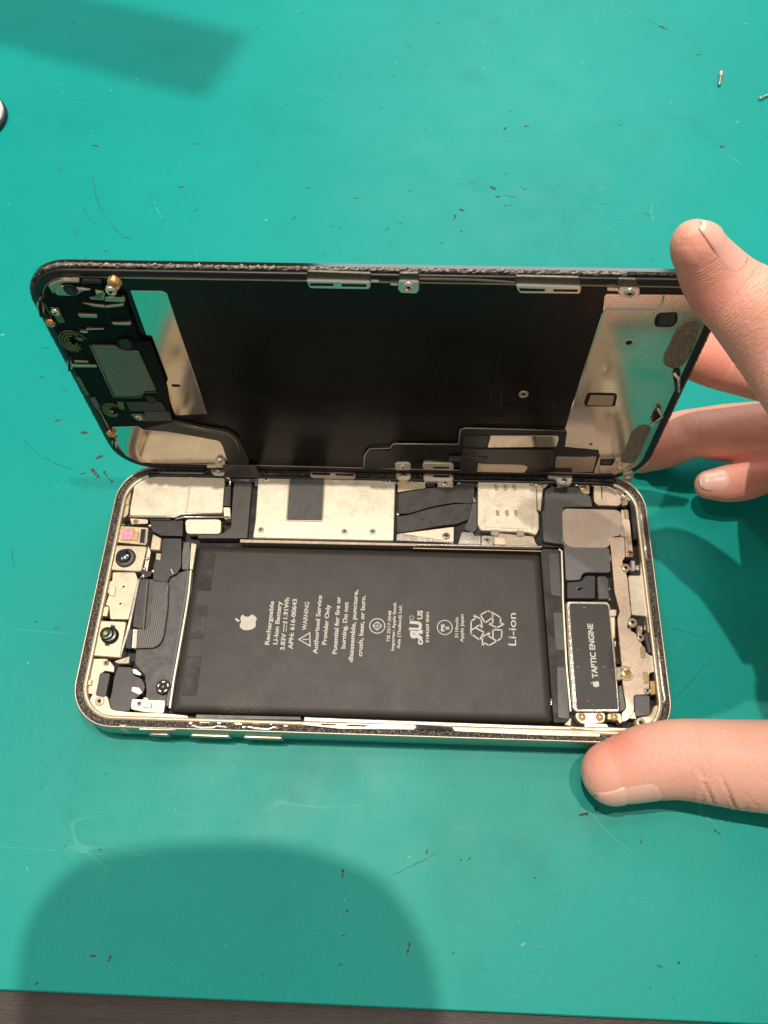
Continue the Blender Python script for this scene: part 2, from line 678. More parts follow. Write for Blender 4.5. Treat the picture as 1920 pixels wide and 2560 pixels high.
# ------------------------------------------------------------------ the setting
bm = bmesh.new()
add_prism(bm, [(-900, -900), (1000, -900), (1000, 1100), (-900, 1100)], -14, -2.2, 0, 0)
tag(emit('table', bm, M.wood, None), None, None, None, 'structure')
bm = bmesh.new()
add_prism(bm, [(-420, -57.6), (620, -56.6), (620, 560), (-420, 560)], -2.2, 0, 3, .3)
for f in bm.faces:
    f.material_index = 0 if f.normal.z > .3 or len(f.verts) > 4 else 1
bm.normal_update()
for f in bm.faces:
    f.material_index = 0 if abs(f.normal.z) > .3 else 1
tag(emit('mat', bm, [M.green, M.matedge], None, Matrix.Identity(4)), None, None, None, 'structure')
bpy.data.objects['table'].location.z = -.0083

# ------------------------------------------------------------------ phone body shell
bm = bmesh.new()
prof = [(2.2, -8.3), (1.2, -8.2), (.5, -7.7), (.12, -6.8), (0, -5.6), (0, -2.2), (.05, -1.2), (.16, -.5), (.3, -.14), (.44, 0), (.72, 0), (.76, -.55), (.76, -4.6)]
ring_loft(bm, L, W, RC, prof, False)
frame_o = emit('frame', bm, M.alu, root)
frame_o['label'] = 'pale aluminium side frame'
plate('back_shell', rrect(1.0, 1.0, L - 1, W - 1, RC - 1), -8.2, -4.6, M.void, root, r=0, bev=0)
# gasket ledge with old glue
bm = bmesh.new()
NR = 5
path = []
for d in [.76 + 1.6 * k / (NR - 1) for k in range(NR)]:
    base = rrect(d, d, L - d, W - d, RC - d, 26)
    dense = []
    for i in range(len(base)):
        a, b = Vector(base[i]), Vector(base[(i + 1) % len(base)])
        k = max(1, int((b - a).length / .45)) if (b - a).length > 1.0 else 1
        for j in range(k):
            dense.append(a.lerp(b, j / k))
    path.append(dense)
nmin = min(len(p) for p in path)
# resample every ring to the same count
rings = []
for j, p in enumerate(path):
    n = 900
    lens = [0]
    for i in range(len(p)):
        lens.append(lens[-1] + (p[(i + 1) % len(p)] - p[i]).length)
    out = []
    k = 0
    for i in range(n):
        s = lens[-1] * i / n
        while lens[k + 1] < s:
            k += 1
        u = (s - lens[k]) / max(1e-9, lens[k + 1] - lens[k])
        q = p[k].lerp(p[(k + 1) % len(p)], u)
        zz = -.72 + random.uniform(-.22, .26) + (.12 if j == 0 else 0)
        out.append(bm.verts.new((q.x + random.uniform(-.08, .08), q.y + random.uniform(-.08, .08), zz)))
    rings.append(out)
for a, b in zip(rings, rings[1:]):
    for k in range(900):
        bm.faces.new((a[k], a[(k + 1) % 900], b[(k + 1) % 900], b[k])).smooth = True
emit('gasket', bm, M.glue, root)
bm = bmesh.new()
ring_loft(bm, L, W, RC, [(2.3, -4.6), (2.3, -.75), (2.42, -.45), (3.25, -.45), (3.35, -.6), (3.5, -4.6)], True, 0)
bm.normal_update()
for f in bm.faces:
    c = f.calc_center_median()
    f.material_index = 1 if c.y > W - 4.5 and 9 < c.x < L - 9 else 0  # back faces coloured black in place of shade in the hinge gap
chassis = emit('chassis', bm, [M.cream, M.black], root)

# buttons on the near long side, antenna bands, little hole
for i, pts in enumerate([[(20.33,-1.43),(25.81,-1.33)], [(30.84,-1.45),(41.32,-1.40)], [(44.23,-1.38),(54.55,-1.41)]]):
    x0, x1 = pts[0][0], pts[1][0]
    bm = bmesh.new()
    pr = rounded([(x0, -3.0), (x1, -3.0), (x1, -5.3), (x0, -5.3)], 1.0, 5)
    add_prism(bm, [(x, z) for x, z in pr], 0, .75, 0, .12)
    fr = BODY @ Matrix(((1, 0, 0, 0), (0, 0, -1, .12), (0, 1, 0, 0), (0, 0, 0, 1)))
    emit('side_button', bm, M.alu, root, fr)
for (x0, x1) in (([(14.00,-0.33)][0][0], [(15.53,-0.28)][0][0]), ):
    bm = bmesh.new()
    add_ribbon(bm, [((x0 + x1) / 2, -.03, -5.6), ((x0 + x1) / 2, -.03, -2.2), ((x0 + x1) / 2, .03, -1.2), ((x0 + x1) / 2, .19, -.5), ((x0 + x1) / 2, .39, -.11), ((x0 + x1) / 2, .6, .03), ((x0 + x1) / 2, .98, .03)], (x1 - x0, 0, 0), .05)
    emit('antenna_band', bm, M.white, root)

# ------------------------------------------------------------------ battery
bp = [(26.02,51.18),(120.73,50.81),(121.51,5.15),(25.53,4.86)]
bm = bmesh.new()
pr = rounded(bp, 1.2, 5)
loops = []
for d, z in ((0, -4.6), (0, -2.6), (.15, -2.1), (.45, -1.65), (1.0, -1.35), (2.2, -1.2)):
    loops.append([bm.verts.new((x, y, z)) for x, y in rounded(inset(ccw(bp), d), 1.2 + d * .3, 5)])
for a, b in zip(loops, loops[1:]):
    for k in range(len(a)):
        bm.faces.new((a[k], a[(k + 1) % len(a)], b[(k + 1) % len(a)], b[k])).smooth = True
bm.faces.new(loops[-1])
battery = emit('battery', bm, M.wrap, root)
battery['label'] = 'black wrapped battery with white printing'
for pts in ([(27.89,48.98),(31.50,48.88),(31.48,37.49),(27.69,37.56)], [(27.66,33.25),(31.43,33.11),(31.42,23.97),(27.57,24.03)], [(27.60,19.37),(31.58,19.48),(31.88,9.03),(27.95,8.99)], [(31.78,46.55),(31.78,46.54),(31.78,46.54)]):
    if abs(area(pts)) > 1:
        plate('tape_strip', pts, -1.5, -1.13, M.tape, battery, r=.2, bev=.03)

PRINT_Z = -1.165


def text_bm(body, pts, bold=.03, mirror=False):
    """text between two points (bottom and top of the line), thickened by slightly shifted copies"""
    cu = bpy.data.curves.new('t', 'FONT')
    cu.body = body
    cu.align_x = 'CENTER'
    cu.align_y = 'CENTER'
    cu.resolution_u = 4
    o = bpy.data.objects.new('t', cu)
    col.objects.link(o)
    bpy.context.view_layer.update()
    me = bpy.data.meshes.new_from_object(o.evaluated_get(bpy.context.evaluated_depsgraph_get()))
    xs = [v.co.x for v in me.vertices]
    ys = [v.co.y for v in me.vertices]
    bpy.data.objects.remove(o)
    cx, w = (min(xs) + max(xs)) / 2, max(xs) - min(xs) + bold * 2
    (x0, y0, h), (x1, y1) = pts
    sx = math.hypot(x1 - x0, y1 - y0) / w * (-1 if mirror else 1)
    ang = math.atan2(y1 - y0, x1 - x0)
    sy = h / (.70 + bold)
    mx, my = (x0 + x1) / 2, (y0 + y1) / 2
    out = bmesh.new()
    for k, (ox, oy) in enumerate(((-1, -.6), (1, -.6), (-1, .6), (1, .6), (0, 0))):
        bm = bmesh.new()
        bm.from_mesh(me)
        for v in bm.verts:
            x, y = (v.co.x - cx + ox * bold) * sx, (v.co.y + oy * bold) * sy
            v.co = (mx + x * cos(ang) - y * sin(ang), my + x * sin(ang) + y * cos(ang), k * .004)
        tmp = bpy.data.meshes.new('tmp')
        bm.to_mesh(tmp)
        bm.free()
        out.from_mesh(tmp)
        bpy.data.meshes.remove(tmp)
    return out


def merge(dst, src):
    me = bpy.data.meshes.new('tmp')
    src.to_mesh(me)
    src.free()
    dst.from_mesh(me)
    bpy.data.meshes.remove(me)


def finish_flat(name, bm, z, mat, parent, th=.03):
    ex = bmesh.ops.extrude_face_region(bm, geom=list(bm.faces))
    for g in ex['geom']:
        if isinstance(g, bmesh.types.BMVert):
            g.co.z += th
    bmesh.ops.translate(bm, verts=bm.verts, vec=(0, 0, z))
    return emit(name, bm, mat, parent)


def lines(name, rows, mat=None, z=PRINT_Z, parent=None):
    bm = bmesh.new()
    for body, ends, h, bold, *mir in rows:
        (a, b) = ends
        merge(bm, text_bm(body, ((a[0], a[1], h), b), bold, bool(mir)))
    return finish_flat(name, bm, z, mat or M.ink, parent or battery)


lines('rating_text', [
    ('Rechargeable', [(48.44,22.90),(48.54,34.97)], 1.2, .030),
    ('Li-Ion Battery', [(50.56,23.06),(50.57,34.97)], 1.2, .030),
    ('3.83V     11.91Wh', [(52.57,21.56),(52.54,36.07)], 1.2, .030),
    ('APN: 616-00643', [(54.66,21.93),(54.65,35.74)], 1.2, .030)])
bm = bmesh.new()
for ends in ([(52.35,26.57),(52.36,29.23)], [(52.96,26.64),(53.08,27.49)], [(52.96,27.75),(53.06,28.29)], [(52.98,28.61),(53.03,29.14)]):
    a, b = Vector(ends[0]), Vector(ends[1])
    add_box(bm, (a.x + b.x) / 2, (a.y + b.y) / 2, -1.15, -1.13, (b - a).length, .22, math.atan2(b.y - a.y, b.x - a.x), 0, 0)
emit('direct_current_mark', bm, M.ink, battery)
lines('warning_text', [
    ('WARNING', [(57.86,27.09),(57.99,35.01)], 1.2, .018),
    ('Authorized Service', [(61.19,20.83),(61.26,36.96)], 1.2, .030),
    ('Provider Only', [(63.38,23.32),(63.62,34.39)], 1.2, .030),
    ('Potential for fire or', [(66.25,20.92),(66.31,36.76)], 1.2, .030),
    ('burning. Do not', [(68.37,22.42),(68.47,35.28)], 1.2, .030),
    ('disassemble, puncture,', [(70.52,18.89),(70.86,38.81)], 1.2, .030),
    ('crush, heat, or burn.', [(72.83,20.49),(72.96,37.27)], 1.2, .030)])
lines('importer_text', [
    ('TIS 2217-2548', [(79.97,24.46),(80.18,33.10)], .82, .030),
    ('Importer: Apple South', [(81.20,22.27),(81.39,35.46)], .82, .030),
    ('Asia (Thailand) Ltd.', [(82.73,22.83),(82.90,34.74)], .82, .030)])
lines('certification_text', [
    ('c', [(88.15,24.02),(88.18,25.26)], 1.9, .05),
    ('R', [(87.33,25.03),(87.48,28.07)], 3.3, .06, 1),
    ('U', [(87.08,27.74),(87.23,30.39)], 3.3, .06),
    ('US', [(88.14,30.95),(88.20,33.42)], 1.4, .04),
    ('E184269 SNH', [(90.19,24.75),(90.14,32.99)], .82, .030)])
lines('maker_text', [
    ('3110mAh', [(97.74,26.15),(97.87,31.75)], .85, .022),
    ('Apple Japan', [(99.09,25.05),(99.19,32.70)], .85, .022)])
lines('chemistry_text', [('Li-ion', [(112.15,24.49),(112.47,33.37)], 2.0, .008)])


def stroke(bm, pts, w, z0=-1.19, z1=-1.13, closed=True):
    n = len(pts)
    P = [Vector(p) for p in pts]
    rng = range(n) if closed else range(n - 1)
    outs, ins = [], []
    if closed:
        pp = ccw([tuple(p) for p in P])
        o = inset(pp, -w / 2)
        i_ = inset(pp, w / 2)
        for k in range(n):
            k2 = (k + 1) % n
            vs = [bm.verts.new((*q, z1)) for q in (o[k], o[k2], i_[k2], i_[k])]
            bm.faces.new(vs)
    else:
        for k in rng:
            a, b = P[k], P[k + 1]
            add_box(bm, (a.x + b.x) / 2, (a.y + b.y) / 2, z0, z1, (b - a).length + w * .6, w, math.atan2((b - a).y, (b - a).x), 0, 0)


def circle(cx, cy, r, n=28):
    return [(cx + r * cos(2 * pi * k / n), cy + r * sin(2 * pi * k / n)) for k in range(n)]


# warning triangle
bm = bmesh.new()
stroke(bm, [(56.60,24.59),(59.67,22.90),(59.29,26.45)], .28)
stroke(bm, [(57.71,24.62),(58.62,24.64)], .28, closed=False)
stroke(bm, [(58.93,24.65),(59.08,24.66)], .28, closed=False)
emit('warning_triangle', bm, M.ink, battery)
# standards roundel
bm = bmesh.new()
c = [(76.93,28.84)][0]
stroke(bm, circle(*c, 2.0), .26)
stroke(bm, [(c[0] - 1.25, c[1]), (c[0], c[1] + 1.25), (c[0] + 1.25, c[1]), (c[0], c[1] - 1.25)], .24)
stroke(bm, [(c[0] - 1.2, c[1]), (c[0] + 1.2, c[1])], .22, closed=False)
stroke(bm, [(c[0], c[1] - 1.2), (c[0], c[1] + 1.2)], .22, closed=False)
emit('standards_roundel', bm, M.ink, battery)
# registered mark beside the component mark
bm = bmesh.new()
c = [(86.10,31.22)][0]
stroke(bm, circle(c[0] - .2, c[1] + .1, .55, 16), .13)
emit('registered_mark', bm, M.ink, battery)
# P S over E in a ring
bm = bmesh.new()
c = [(94.63,28.90)][0]
stroke(bm, circle(*c, 1.95), .22)
emit('safety_roundel', bm, M.ink, battery)
lines('safety_letters', [('PS', [(94.13,27.83),(94.17,29.79)], .95, .05), ('E', [(95.39,28.39),(95.39,29.19)], .95, .05)])
# three chasing arrows
bm = bmesh.new()
for pts in ([(101.71,28.44),(103.84,29.93),(104.47,28.68),(104.12,31.42),(102.06,32.65),(102.71,31.60),(101.54,30.87),(101.44,27.44),(101.79,27.08),(103.67,25.78),(104.81,27.90),(102.77,28.95)],
            [(107.16,31.93),(105.16,30.49),(103.99,32.64),(105.78,33.71),(106.69,33.63),(109.23,32.04),(109.18,30.34),(110.34,30.37),(108.20,29.20),(105.91,30.30),(107.17,30.34),(107.21,31.93),(107.18,32.89),(106.69,33.57)],
            [(107.12,26.40),(107.18,28.65),(109.53,28.61),(109.32,26.46),(108.10,25.54),(106.08,24.35),(104.80,25.04),(104.38,23.94),(104.38,26.58),(106.56,28.00),(105.89,26.94),(108.10,25.54)]):
    stroke(bm, pts, .34, closed=False)
emit('recycling_symbol', bm, M.ink, battery)


# fruit emblem
def emblem(bm, cx, cy, s, z0, z1):
    """silhouette drawn upright in x,y then turned so its top points to -X"""
    body = [(0, .30), (.10, .335), (.22, .37), (.34, .34), (.43, .25), (.33, .16), (.29, .04), (.31, -.09), (.38, -.17), (.45, -.21), (.40, -.33), (.31, -.46), (.21, -.53), (.10, -.51), (0, -.475), (-.10, -.51), (-.21, -.53), (-.31, -.46), (-.41, -.30), (-.46, -.10), (-.45, .10), (-.38, .25), (-.26, .35), (-.12, .345)]
    leaf = [(.0, .39), (.01, .50), (.07, .60), (.15, .65), (.20, .66), (.19, .56), (.14, .46), (.07, .40)]
    for sh, r in ((body, .05), (leaf, .03)):
        add_prism(bm, [(cx - y * s, cy + x * s) for x, y in sh], z0, z1, r * s, 0)


a, b = [(39.01,28.97),(45.02,29.14)]
bm = bmesh.new()
emblem(bm, (a[0] + b[0]) / 2 + .3, [(42.11,28.95)][0][1], 4.9, -1.19, -1.13)
emit('fruit_emblem', bm, M.ink, battery)

# black margin of the battery cell at its right end with its pull tabs
side = plate('battery_flap', [(121.35,52.52),(125.83,52.39),(126.01,30.89),(125.59,6.17),(124.75,5.36),(121.60,5.26),(120.81,51.04)], -4.6, -1.9, M.tape, root, r=.3)
for pts in ([(122.74,51.25),(125.70,51.17),(125.59,38.49),(122.85,38.85)], [(123.19,34.06),(125.89,33.99),(125.87,23.67),(123.15,23.70)], [(123.21,19.46),(125.59,19.40),(125.59,6.20),(122.75,6.48)]):
    plate('pull_tab', pts, -2.2, -1.72, M.darkflex, side, r=.5)
strip('battery_rail', [(125.78,52.31),(126.48,51.66),(126.18,42.73),(125.93,38.00),(125.68,20.37),(125.92,8.06)], .45, -4.6, -1.4, M.pale)
# rail and cover along the battery's left end
strip('side_rail', [(25.16,43.44),(25.53,36.93),(25.54,31.40),(25.39,21.90),(25.21,12.97),(25.32,5.81)], .55, -4.6, -1.4, M.pale)
strip('side_rail', [(24.36,43.37),(24.72,37.02),(24.58,31.48),(24.45,21.96),(24.41,13.55),(24.54,6.36)], .9, -4.6, -1.8, M.greyfilm)
plate('side_rail', [(24.08,51.55),(25.65,51.29),(25.71,43.52),(24.81,43.71)], -4.6, -1.2, M.cream, root, r=.3)
plate('side_rail', [(21.76,51.95),(23.41,52.29),(24.28,47.61),(24.34,43.82),(22.48,43.95),(21.81,48.28)], -4.6, -1.9, M.greyfilm, root, r=.1)

# ------------------------------------------------------------------ camera end
plate('flex_sheet', [(11.48,41.01),(14.85,40.92),(19.35,42.10),(24.56,44.21),(25.65,43.69),(26.32,33.52),(26.22,24.41),(25.21,9.98),(24.19,7.72),(18.36,7.91),(18.41,9.77),(17.24,14.26),(14.04,17.24),(13.73,21.12)], -4.6, -2.4, M.slate, root, r=.5)
plate('flex_sheet', [(11.26,40.88),(13.59,40.94),(14.45,26.65),(11.77,27.08),(11.30,35.09)], -4.6, -2.0, M.darkflex, root, r=.2)
top_cover = plate('top_shield', [(4.75,73.30),(30.96,72.32),(31.73,60.98),(20.92,60.51),(18.46,59.69),(5.32,59.54),(4.95,62.11),(4.90,67.59),(4.45,72.57)], -4.6, -1.0, M.shield, root, r=.5, bev=.15)
plate('seam', [(20.79,73.18),(21.29,73.19),(21.43,60.55),(20.81,60.53)], -1.1, -.78, M.pale, top_cover, r=.1)
bm = bmesh.new()
for ps in ([(5.38,59.24),(18.16,59.38),(20.42,60.42),(31.66,60.79)], [(18.60,58.78),(21.09,59.44),(33.86,59.73)]):
    add_tube(bm, [(x, y, -.95) for x, y in ps], .28)
emit('wire_rim', bm, M.chrome, top_cover)
plate('shield_tab', [(21.30,58.86),(31.59,59.10),(32.01,54.59),(22.22,54.36)], -3, -1.2, M.shield, root, r=1.2)
bm = bmesh.new()
add_tube(bm, [(x, y, -.7) for x, y in [(31.29,72.16),(32.21,72.18),(32.66,71.39),(32.80,69.73)]], .3)
emit('spring_clip', bm, M.chrome, root)
plate('connector', [(31.26,70.01),(32.91,70.05),(33.57,63.40),(31.47,63.54)], -4, -1.5, M.darkflex, root, r=.2)
hk = plate('bracket', [(31.61,62.93),(33.61,62.97),(34.20,59.42),(32.45,59.12)], -4, -1.2, M.shield, root, r=.4)
plate('flex_cable', [(33.55,71.74),(38.76,71.85),(39.45,53.72),(25.51,53.39),(25.51,54.59),(32.20,54.97),(34.45,56.98),(33.93,63.86)], -4.6, -1.9, M.flexv, root, r=.3)
plate('flex_cable', [(10.96,58.71),(20.59,58.75),(21.17,53.85),(15.10,53.82),(12.37,55.14)], -4.6, -1.7, M.darkflex, root, r=.2)
plate('small_plate', [(10.50,59.65),(17.09,59.65),(17.11,58.47),(10.87,58.51)], -4.6, -1.4, M.black, root, r=.1)
br = plate('bracket', [(5.30,58.97),(10.65,58.72),(10.79,57.35),(6.18,57.01)], -4.6, -1.4, M.tan, root, r=.4)
p = [(7.31,57.83)][0]
screw(p[0], p[1], -1.4, .75, M.gold, br)
# left chassis wall pieces
plate('chassis_wall', [(5.62,75.37),(7.71,75.74),(4.49,73.72),(4.08,68.09),(4.54,59.90),(1.51,57.54),(1.32,62.15),(1.62,68.04),(3.21,72.88)], -4.6, -1.5, M.cream, chassis, r=.8)
plate('chassis_wall', [(1.46,57.30),(4.60,57.18),(2.36,56.18),(1.66,50.91),(1.87,42.88),(1.50,39.66),(1.48,34.75),(2.58,29.29),(1.97,18.82),(1.49,18.81),(1.28,29.25),(0.45,38.22),(1.03,45.39),(0.93,54.64)], -4.6, -1.7, M.creamdark, chassis, r=.3)
plate('rubber_pad', [(2.55,65.27),(4.16,65.15),(4.34,63.20),(2.95,63.17)], -3, -1.2, M.cream, chassis, r=.5)
# ambient sensor block
sb = plate('sensor_module', [(2.72,56.42),(11.24,56.05),(11.60,50.65),(2.90,51.36)], -4.6, -1.3, M.cream, root, r=.6)
plate('filter_window', [(3.84,55.38),(7.08,55.38),(7.69,52.03),(4.29,51.95)], -1.5, -.8, M.pink, sb, r=.8)
plate('slot', [(9.29,55.58),(10.60,55.53),(10.88,51.21),(9.53,51.33)], -1.5, -1.15, M.void, sb, r=.1, bev=0)
plate('white_bar', [(10.83,55.52),(11.40,55.42),(11.80,51.14),(11.04,51.19)], -1.5, -1.05, M.chrome, sb, r=.2)
plate('window_frame', [(3.29,55.77),(7.42,55.79),(8.07,51.84),(3.85,51.74)], -1.5, -1.05, M.gold, sb, r=.8)
plate('contact_block', [(7.70,54.67),(8.84,54.39),(8.91,51.71),(8.00,51.84)], -1.5, -1.0, M.copper, sb, r=.2)
# wide camera
cm = plate('camera_module', [(1.92,50.40),(12.04,50.20),(11.63,42.58),(2.45,42.88)], -4.6, -1.1, M.cream, root, r=.8, bev=.2)
c = [(6.60,46.49)][0]
bm = bmesh.new()
add_lathe(bm, c[0], c[1], [(2.8, -1.2), (2.8, -.92), (2.6, -.86), (2.5, -1.0)], 44, 0)
add_lathe(bm, c[0], c[1], [(2.5, -1.0), (2.35, -.75), (2.0, -.45), (1.7, -.45)], 44, 1)
emit('lens_barrel', bm, [M.void, M.greyfilm], cm)
bm = bmesh.new()
add_lathe(bm, c[0] - .45, c[1] + .25, [(1.95, -.6), (1.95, .1), (1.85, .25), (1.65, .3)], 40, 0)
add_lathe(bm, c[0] - .45, c[1] + .25, [(0, .55), (.5, .53), (1.1, .45), (1.65, .3)], 40, 1)
emit('lens', bm, [M.lensring, M.lens], cm)
plate('side_cover', [(12.85,54.04),(15.64,52.69),(15.84,49.00),(13.01,49.12)], -4.6, -.9, M.cream, root, r=.3, bev=.2)
plate('connector', [(14.79,48.26),(16.20,48.15),(16.33,46.12),(14.96,46.30)], -4, -1.2, M.chrome, root, r=.2)
plate('side_cover', [(12.00,50.79),(13.09,48.80),(13.14,42.64),(11.22,40.64),(11.97,42.61)], -4.6, -1.6, M.tan, root, r=.2)
plate('connector', [(11.34,43.18),(14.58,42.90),(14.32,41.47),(11.78,40.69)], -4, -1.5, M.black, root, r=.2)
# plate between the cameras
mp = plate('camera_bracket', [(3.61,42.40),(9.88,42.49),(10.93,40.38),(10.80,28.96),(5.49,28.89),(4.57,32.54),(3.51,32.75),(3.85,36.05),(2.89,36.72),(2.74,39.18),(3.93,39.92)], -4.6, -1.5, M.cream, root, r=.4)
for pp in [(7.46,33.31),(7.42,38.24)]:
    bm = bmesh.new()
    add_lathe(bm, pp[0], pp[1], [(.32, -1.55), (.32, -1.48), (0, -1.48)], 14)
    emit('hole', bm, M.void if pp[1] < 55 else M.creamdark, mp)
plate('contact_block', [(3.81,38.11),(5.34,37.98),(5.51,35.36),(4.00,35.50)], -2, -1.2, M.tan, mp, r=.1)
plate('slot', [(1.71,40.79),(3.62,40.48),(3.53,39.24),(1.90,39.02)], -3, -1.55, M.void, root, r=.1, bev=0)
plate('slot', [(2.37,34.49),(3.76,34.18),(3.65,33.04),(2.48,33.28)], -3, -1.55, M.void, root, r=.1, bev=0)
plate('rubber_pad', [(2.31,32.34),(4.60,32.40),(4.68,29.51),(2.33,29.78)], -3, -1.3, M.cream, chassis, r=.5)
plate('side_rail', [(10.93,40.59),(11.49,40.43),(11.35,26.66),(10.38,18.43),(9.90,18.41),(10.62,28.32)], -4.6, -1.35, M.chrome, root, r=.1)
bm = bmesh.new()
for k in range(11):
    q = [(15.31,18.87),(22.19,18.99)]
    t = k / 10
    add_box(bm, q[0][0] + (q[1][0] - q[0][0]) * t, q[0][1] + (q[1][1] - q[0][1]) * t, -2.5, -2.33, .45, .22, random.uniform(-.3, .3))
emit('stitched_edge', bm, M.greyfilm, root)
strip('cable_edge', [(20.87,52.86),(22.00,44.66),(21.48,42.85),(19.66,41.67)], .22, -2.5, -1.42, M.greyfilm)
strip('cable_edge', [(13.57,40.17),(14.19,33.21),(14.85,26.29)], .55, -2.5, -1.6, M.greyfilm)
strip('cable_edge', [(19.60,43.70),(20.40,42.29)], .25, -2.0, -1.42, M.tan)
bm = bmesh.new()
for q in [(11.57,56.66),(12.25,43.52),(12.36,41.38),(14.85,42.87),(12.46,46.59)]:
    add_lathe(bm, q[0], q[1], [(.5, -2.5), (.5, -1.2), (.35, -1.0), (0, -.95)], 12)
emit('spot_contact', bm, M.chrome, root)
# dot projector camera
pm = plate('projector_module', [(2.10,28.35),(10.21,28.24),(10.30,18.36),(2.24,18.71)], -4.6, -1.2, M.cream, root, r=.7, bev=.2)
c = [(6.35,24.26)][0]
bm = bmesh.new()
add_lathe(bm, c[0] + .25, c[1] - .1, [(2.3, -1.3), (2.3, -.7), (2.0, -.6), (2.0, -.2), (1.8, -.1), (1.2, -.1)], 36)
for sgn in (1, -1):
    add_box(bm, c[0] + .3 * sgn + .2, c[1] + 2.5 * sgn, -1.3, -.8, 1.1, .6, -.2)
emit('lens_barrel', bm, M.lensring, pm)
bm = bmesh.new()
add_lathe(bm, c[0] - .35, c[1] + .1, [(1.75, -.3), (1.75, .25), (1.4, .4), (.8, .35), (0, .35)], 36)
emit('lens', bm, M.lensring, pm)
bm = bmesh.new()
add_lathe(bm, c[0] - .6, c[1] + .1, [(.62, .3), (.5, .5), (0, .55)], 8)
emit('diode', bm, M.led, pm)
# s-shaped camera cable
plate('camera_cable', [(15.60,52.97),(21.06,53.02),(22.23,44.35),(21.22,42.18),(19.48,41.60),(19.45,39.93),(15.13,40.25),(14.45,45.60),(16.11,47.82)], -4.4, -1.5, M.darkflex, root, r=.9)
cab = plate('camera_cable', [(15.22,40.11),(19.50,40.00),(20.53,32.05),(20.65,24.33),(19.86,22.33),(18.57,21.38),(13.08,21.09),(12.79,26.27),(14.31,26.48),(15.99,26.12),(16.32,28.88)], -4.4, -1.55, M.flexv, root, r=.9)
plate('cable_end', [(12.19,26.35),(13.50,26.22),(14.05,21.06),(12.76,21.09)], -4, -1.35, M.chrome, root, r=.2)
plate('connector', [(10.43,26.37),(12.05,26.41),(12.59,20.82),(11.09,21.10)], -4, -1.5, M.black, root, r=.2)
plate('cable_stiffener', [(18.88,38.97),(19.71,38.99),(19.95,35.85),(19.22,35.84)], -3, -1.45, M.greyfilm, cab, r=.1)
plate('cable_stiffener', [(19.16,35.83),(19.83,35.78),(20.07,31.05),(19.42,31.03)], -3, -1.45, M.greyfilm, cab, r=.1)
# near left corner
sp = plate('microphone_flex', [(9.85,16.23),(13.60,16.15),(14.36,14.07),(16.79,13.19),(17.98,11.15),(17.64,9.46),(15.52,7.73),(15.01,4.78),(10.46,4.82),(9.33,7.17),(9.57,9.41),(9.41,13.16)], -4.6, -2.0, M.darkflex, root, r=.6)
plate('cover_cap', [(13.86,15.63),(15.02,15.47),(16.66,14.38),(16.38,13.84),(14.48,14.31)], -3, -1.4, M.chrome, root, r=.3)
plate('damper', [(5.77,14.33),(8.54,14.19),(8.54,8.04),(5.79,8.32)], -4, -1.2, M.darkflex, root, r=.6)
cb = plate('coaxial_connector', circle(*[(22.72,11.19)][0], 2.0, 8), -4, -1.5, M.void, root, r=.2)
bm = bmesh.new()
c = [(22.78,11.14)][0]
for k in range(5):
    a = k * 2 * pi / 5 + .4
    add_box(bm, c[0] + 1.25 * cos(a), c[1] + 1.25 * sin(a), -1.6, -1.3, .8, .35, a + pi / 2)
add_lathe(bm, c[0], c[1], [(.3, -1.5), (.3, -1.2), (0, -1.2)], 12)
emit('terminal', bm, M.chrome, cb)
ant = plate('antenna_contact', [(15.27,7.85),(18.16,7.71),(18.32,8.31),(19.38,8.19),(19.55,7.68),(24.01,7.67),(24.09,4.46),(19.27,4.56),(15.53,5.18)], -4, -1.3, M.tan, root, r=.6)
plate('contact_spring', [(18.34,7.04),(20.79,6.86),(20.84,5.48),(18.40,5.69)], -1.5, -.9, M.gold, ant, r=.3, bev=.2)
plate('contact_spring', [(20.92,6.50),(22.71,6.48),(22.72,5.97),(20.94,5.99)], -1.5, -1.0, M.chrome, ant, r=.2)
p = [(17.48,6.65),(7.18,6.96),(6.98,16.85),(13.65,4.31)]
screw(p[0][0], p[0][1], -1.3, .6, M.chrome, ant)
cw = plate('chassis_wall', [(4.91,9.14),(8.79,8.51),(10.43,4.89),(15.15,4.48),(24.42,4.41),(30.37,4.05),(30.56,2.79),(8.23,1.99),(5.89,4.38),(4.43,6.90)], -4.6, -1.4, M.cream, chassis, r=1.0)
screw(p[1][0], p[1][1], -1.4, 1.25, M.pale, cw)
plate('chassis_wall', [(2.32,17.99),(6.89,18.12),(8.52,15.66),(6.10,14.45),(6.03,9.17),(4.98,8.77),(1.91,9.05),(2.31,14.34)], -4.6, -1.6, M.cream, chassis, r=.8)
fl = plate('flash_contact', [(5.79,17.67),(7.84,17.34),(9.28,15.85),(9.35,14.52),(6.61,14.89)], -3, -1.3, M.cream, root, r=.3)
screw(p[2][0], p[2][1], -1.3, .75, M.cream, fl)
plate('bracket', [(8.83,17.34),(12.75,18.89),(12.93,16.89),(10.08,16.80)], -3, -1.2, M.creamdark, root, r=.4)
plate('rubber_pad', [(2.04,12.54),(4.15,12.41),(4.27,10.91),(2.36,11.04)], -2, -1.0, M.cream, chassis, r=.4)

plate('terminal_cluster', [(14.68,10.95),(16.58,10.82),(17.75,9.55),(16.91,8.97),(14.71,9.76)], -3, -1.5, M.chrome, root, r=.3)

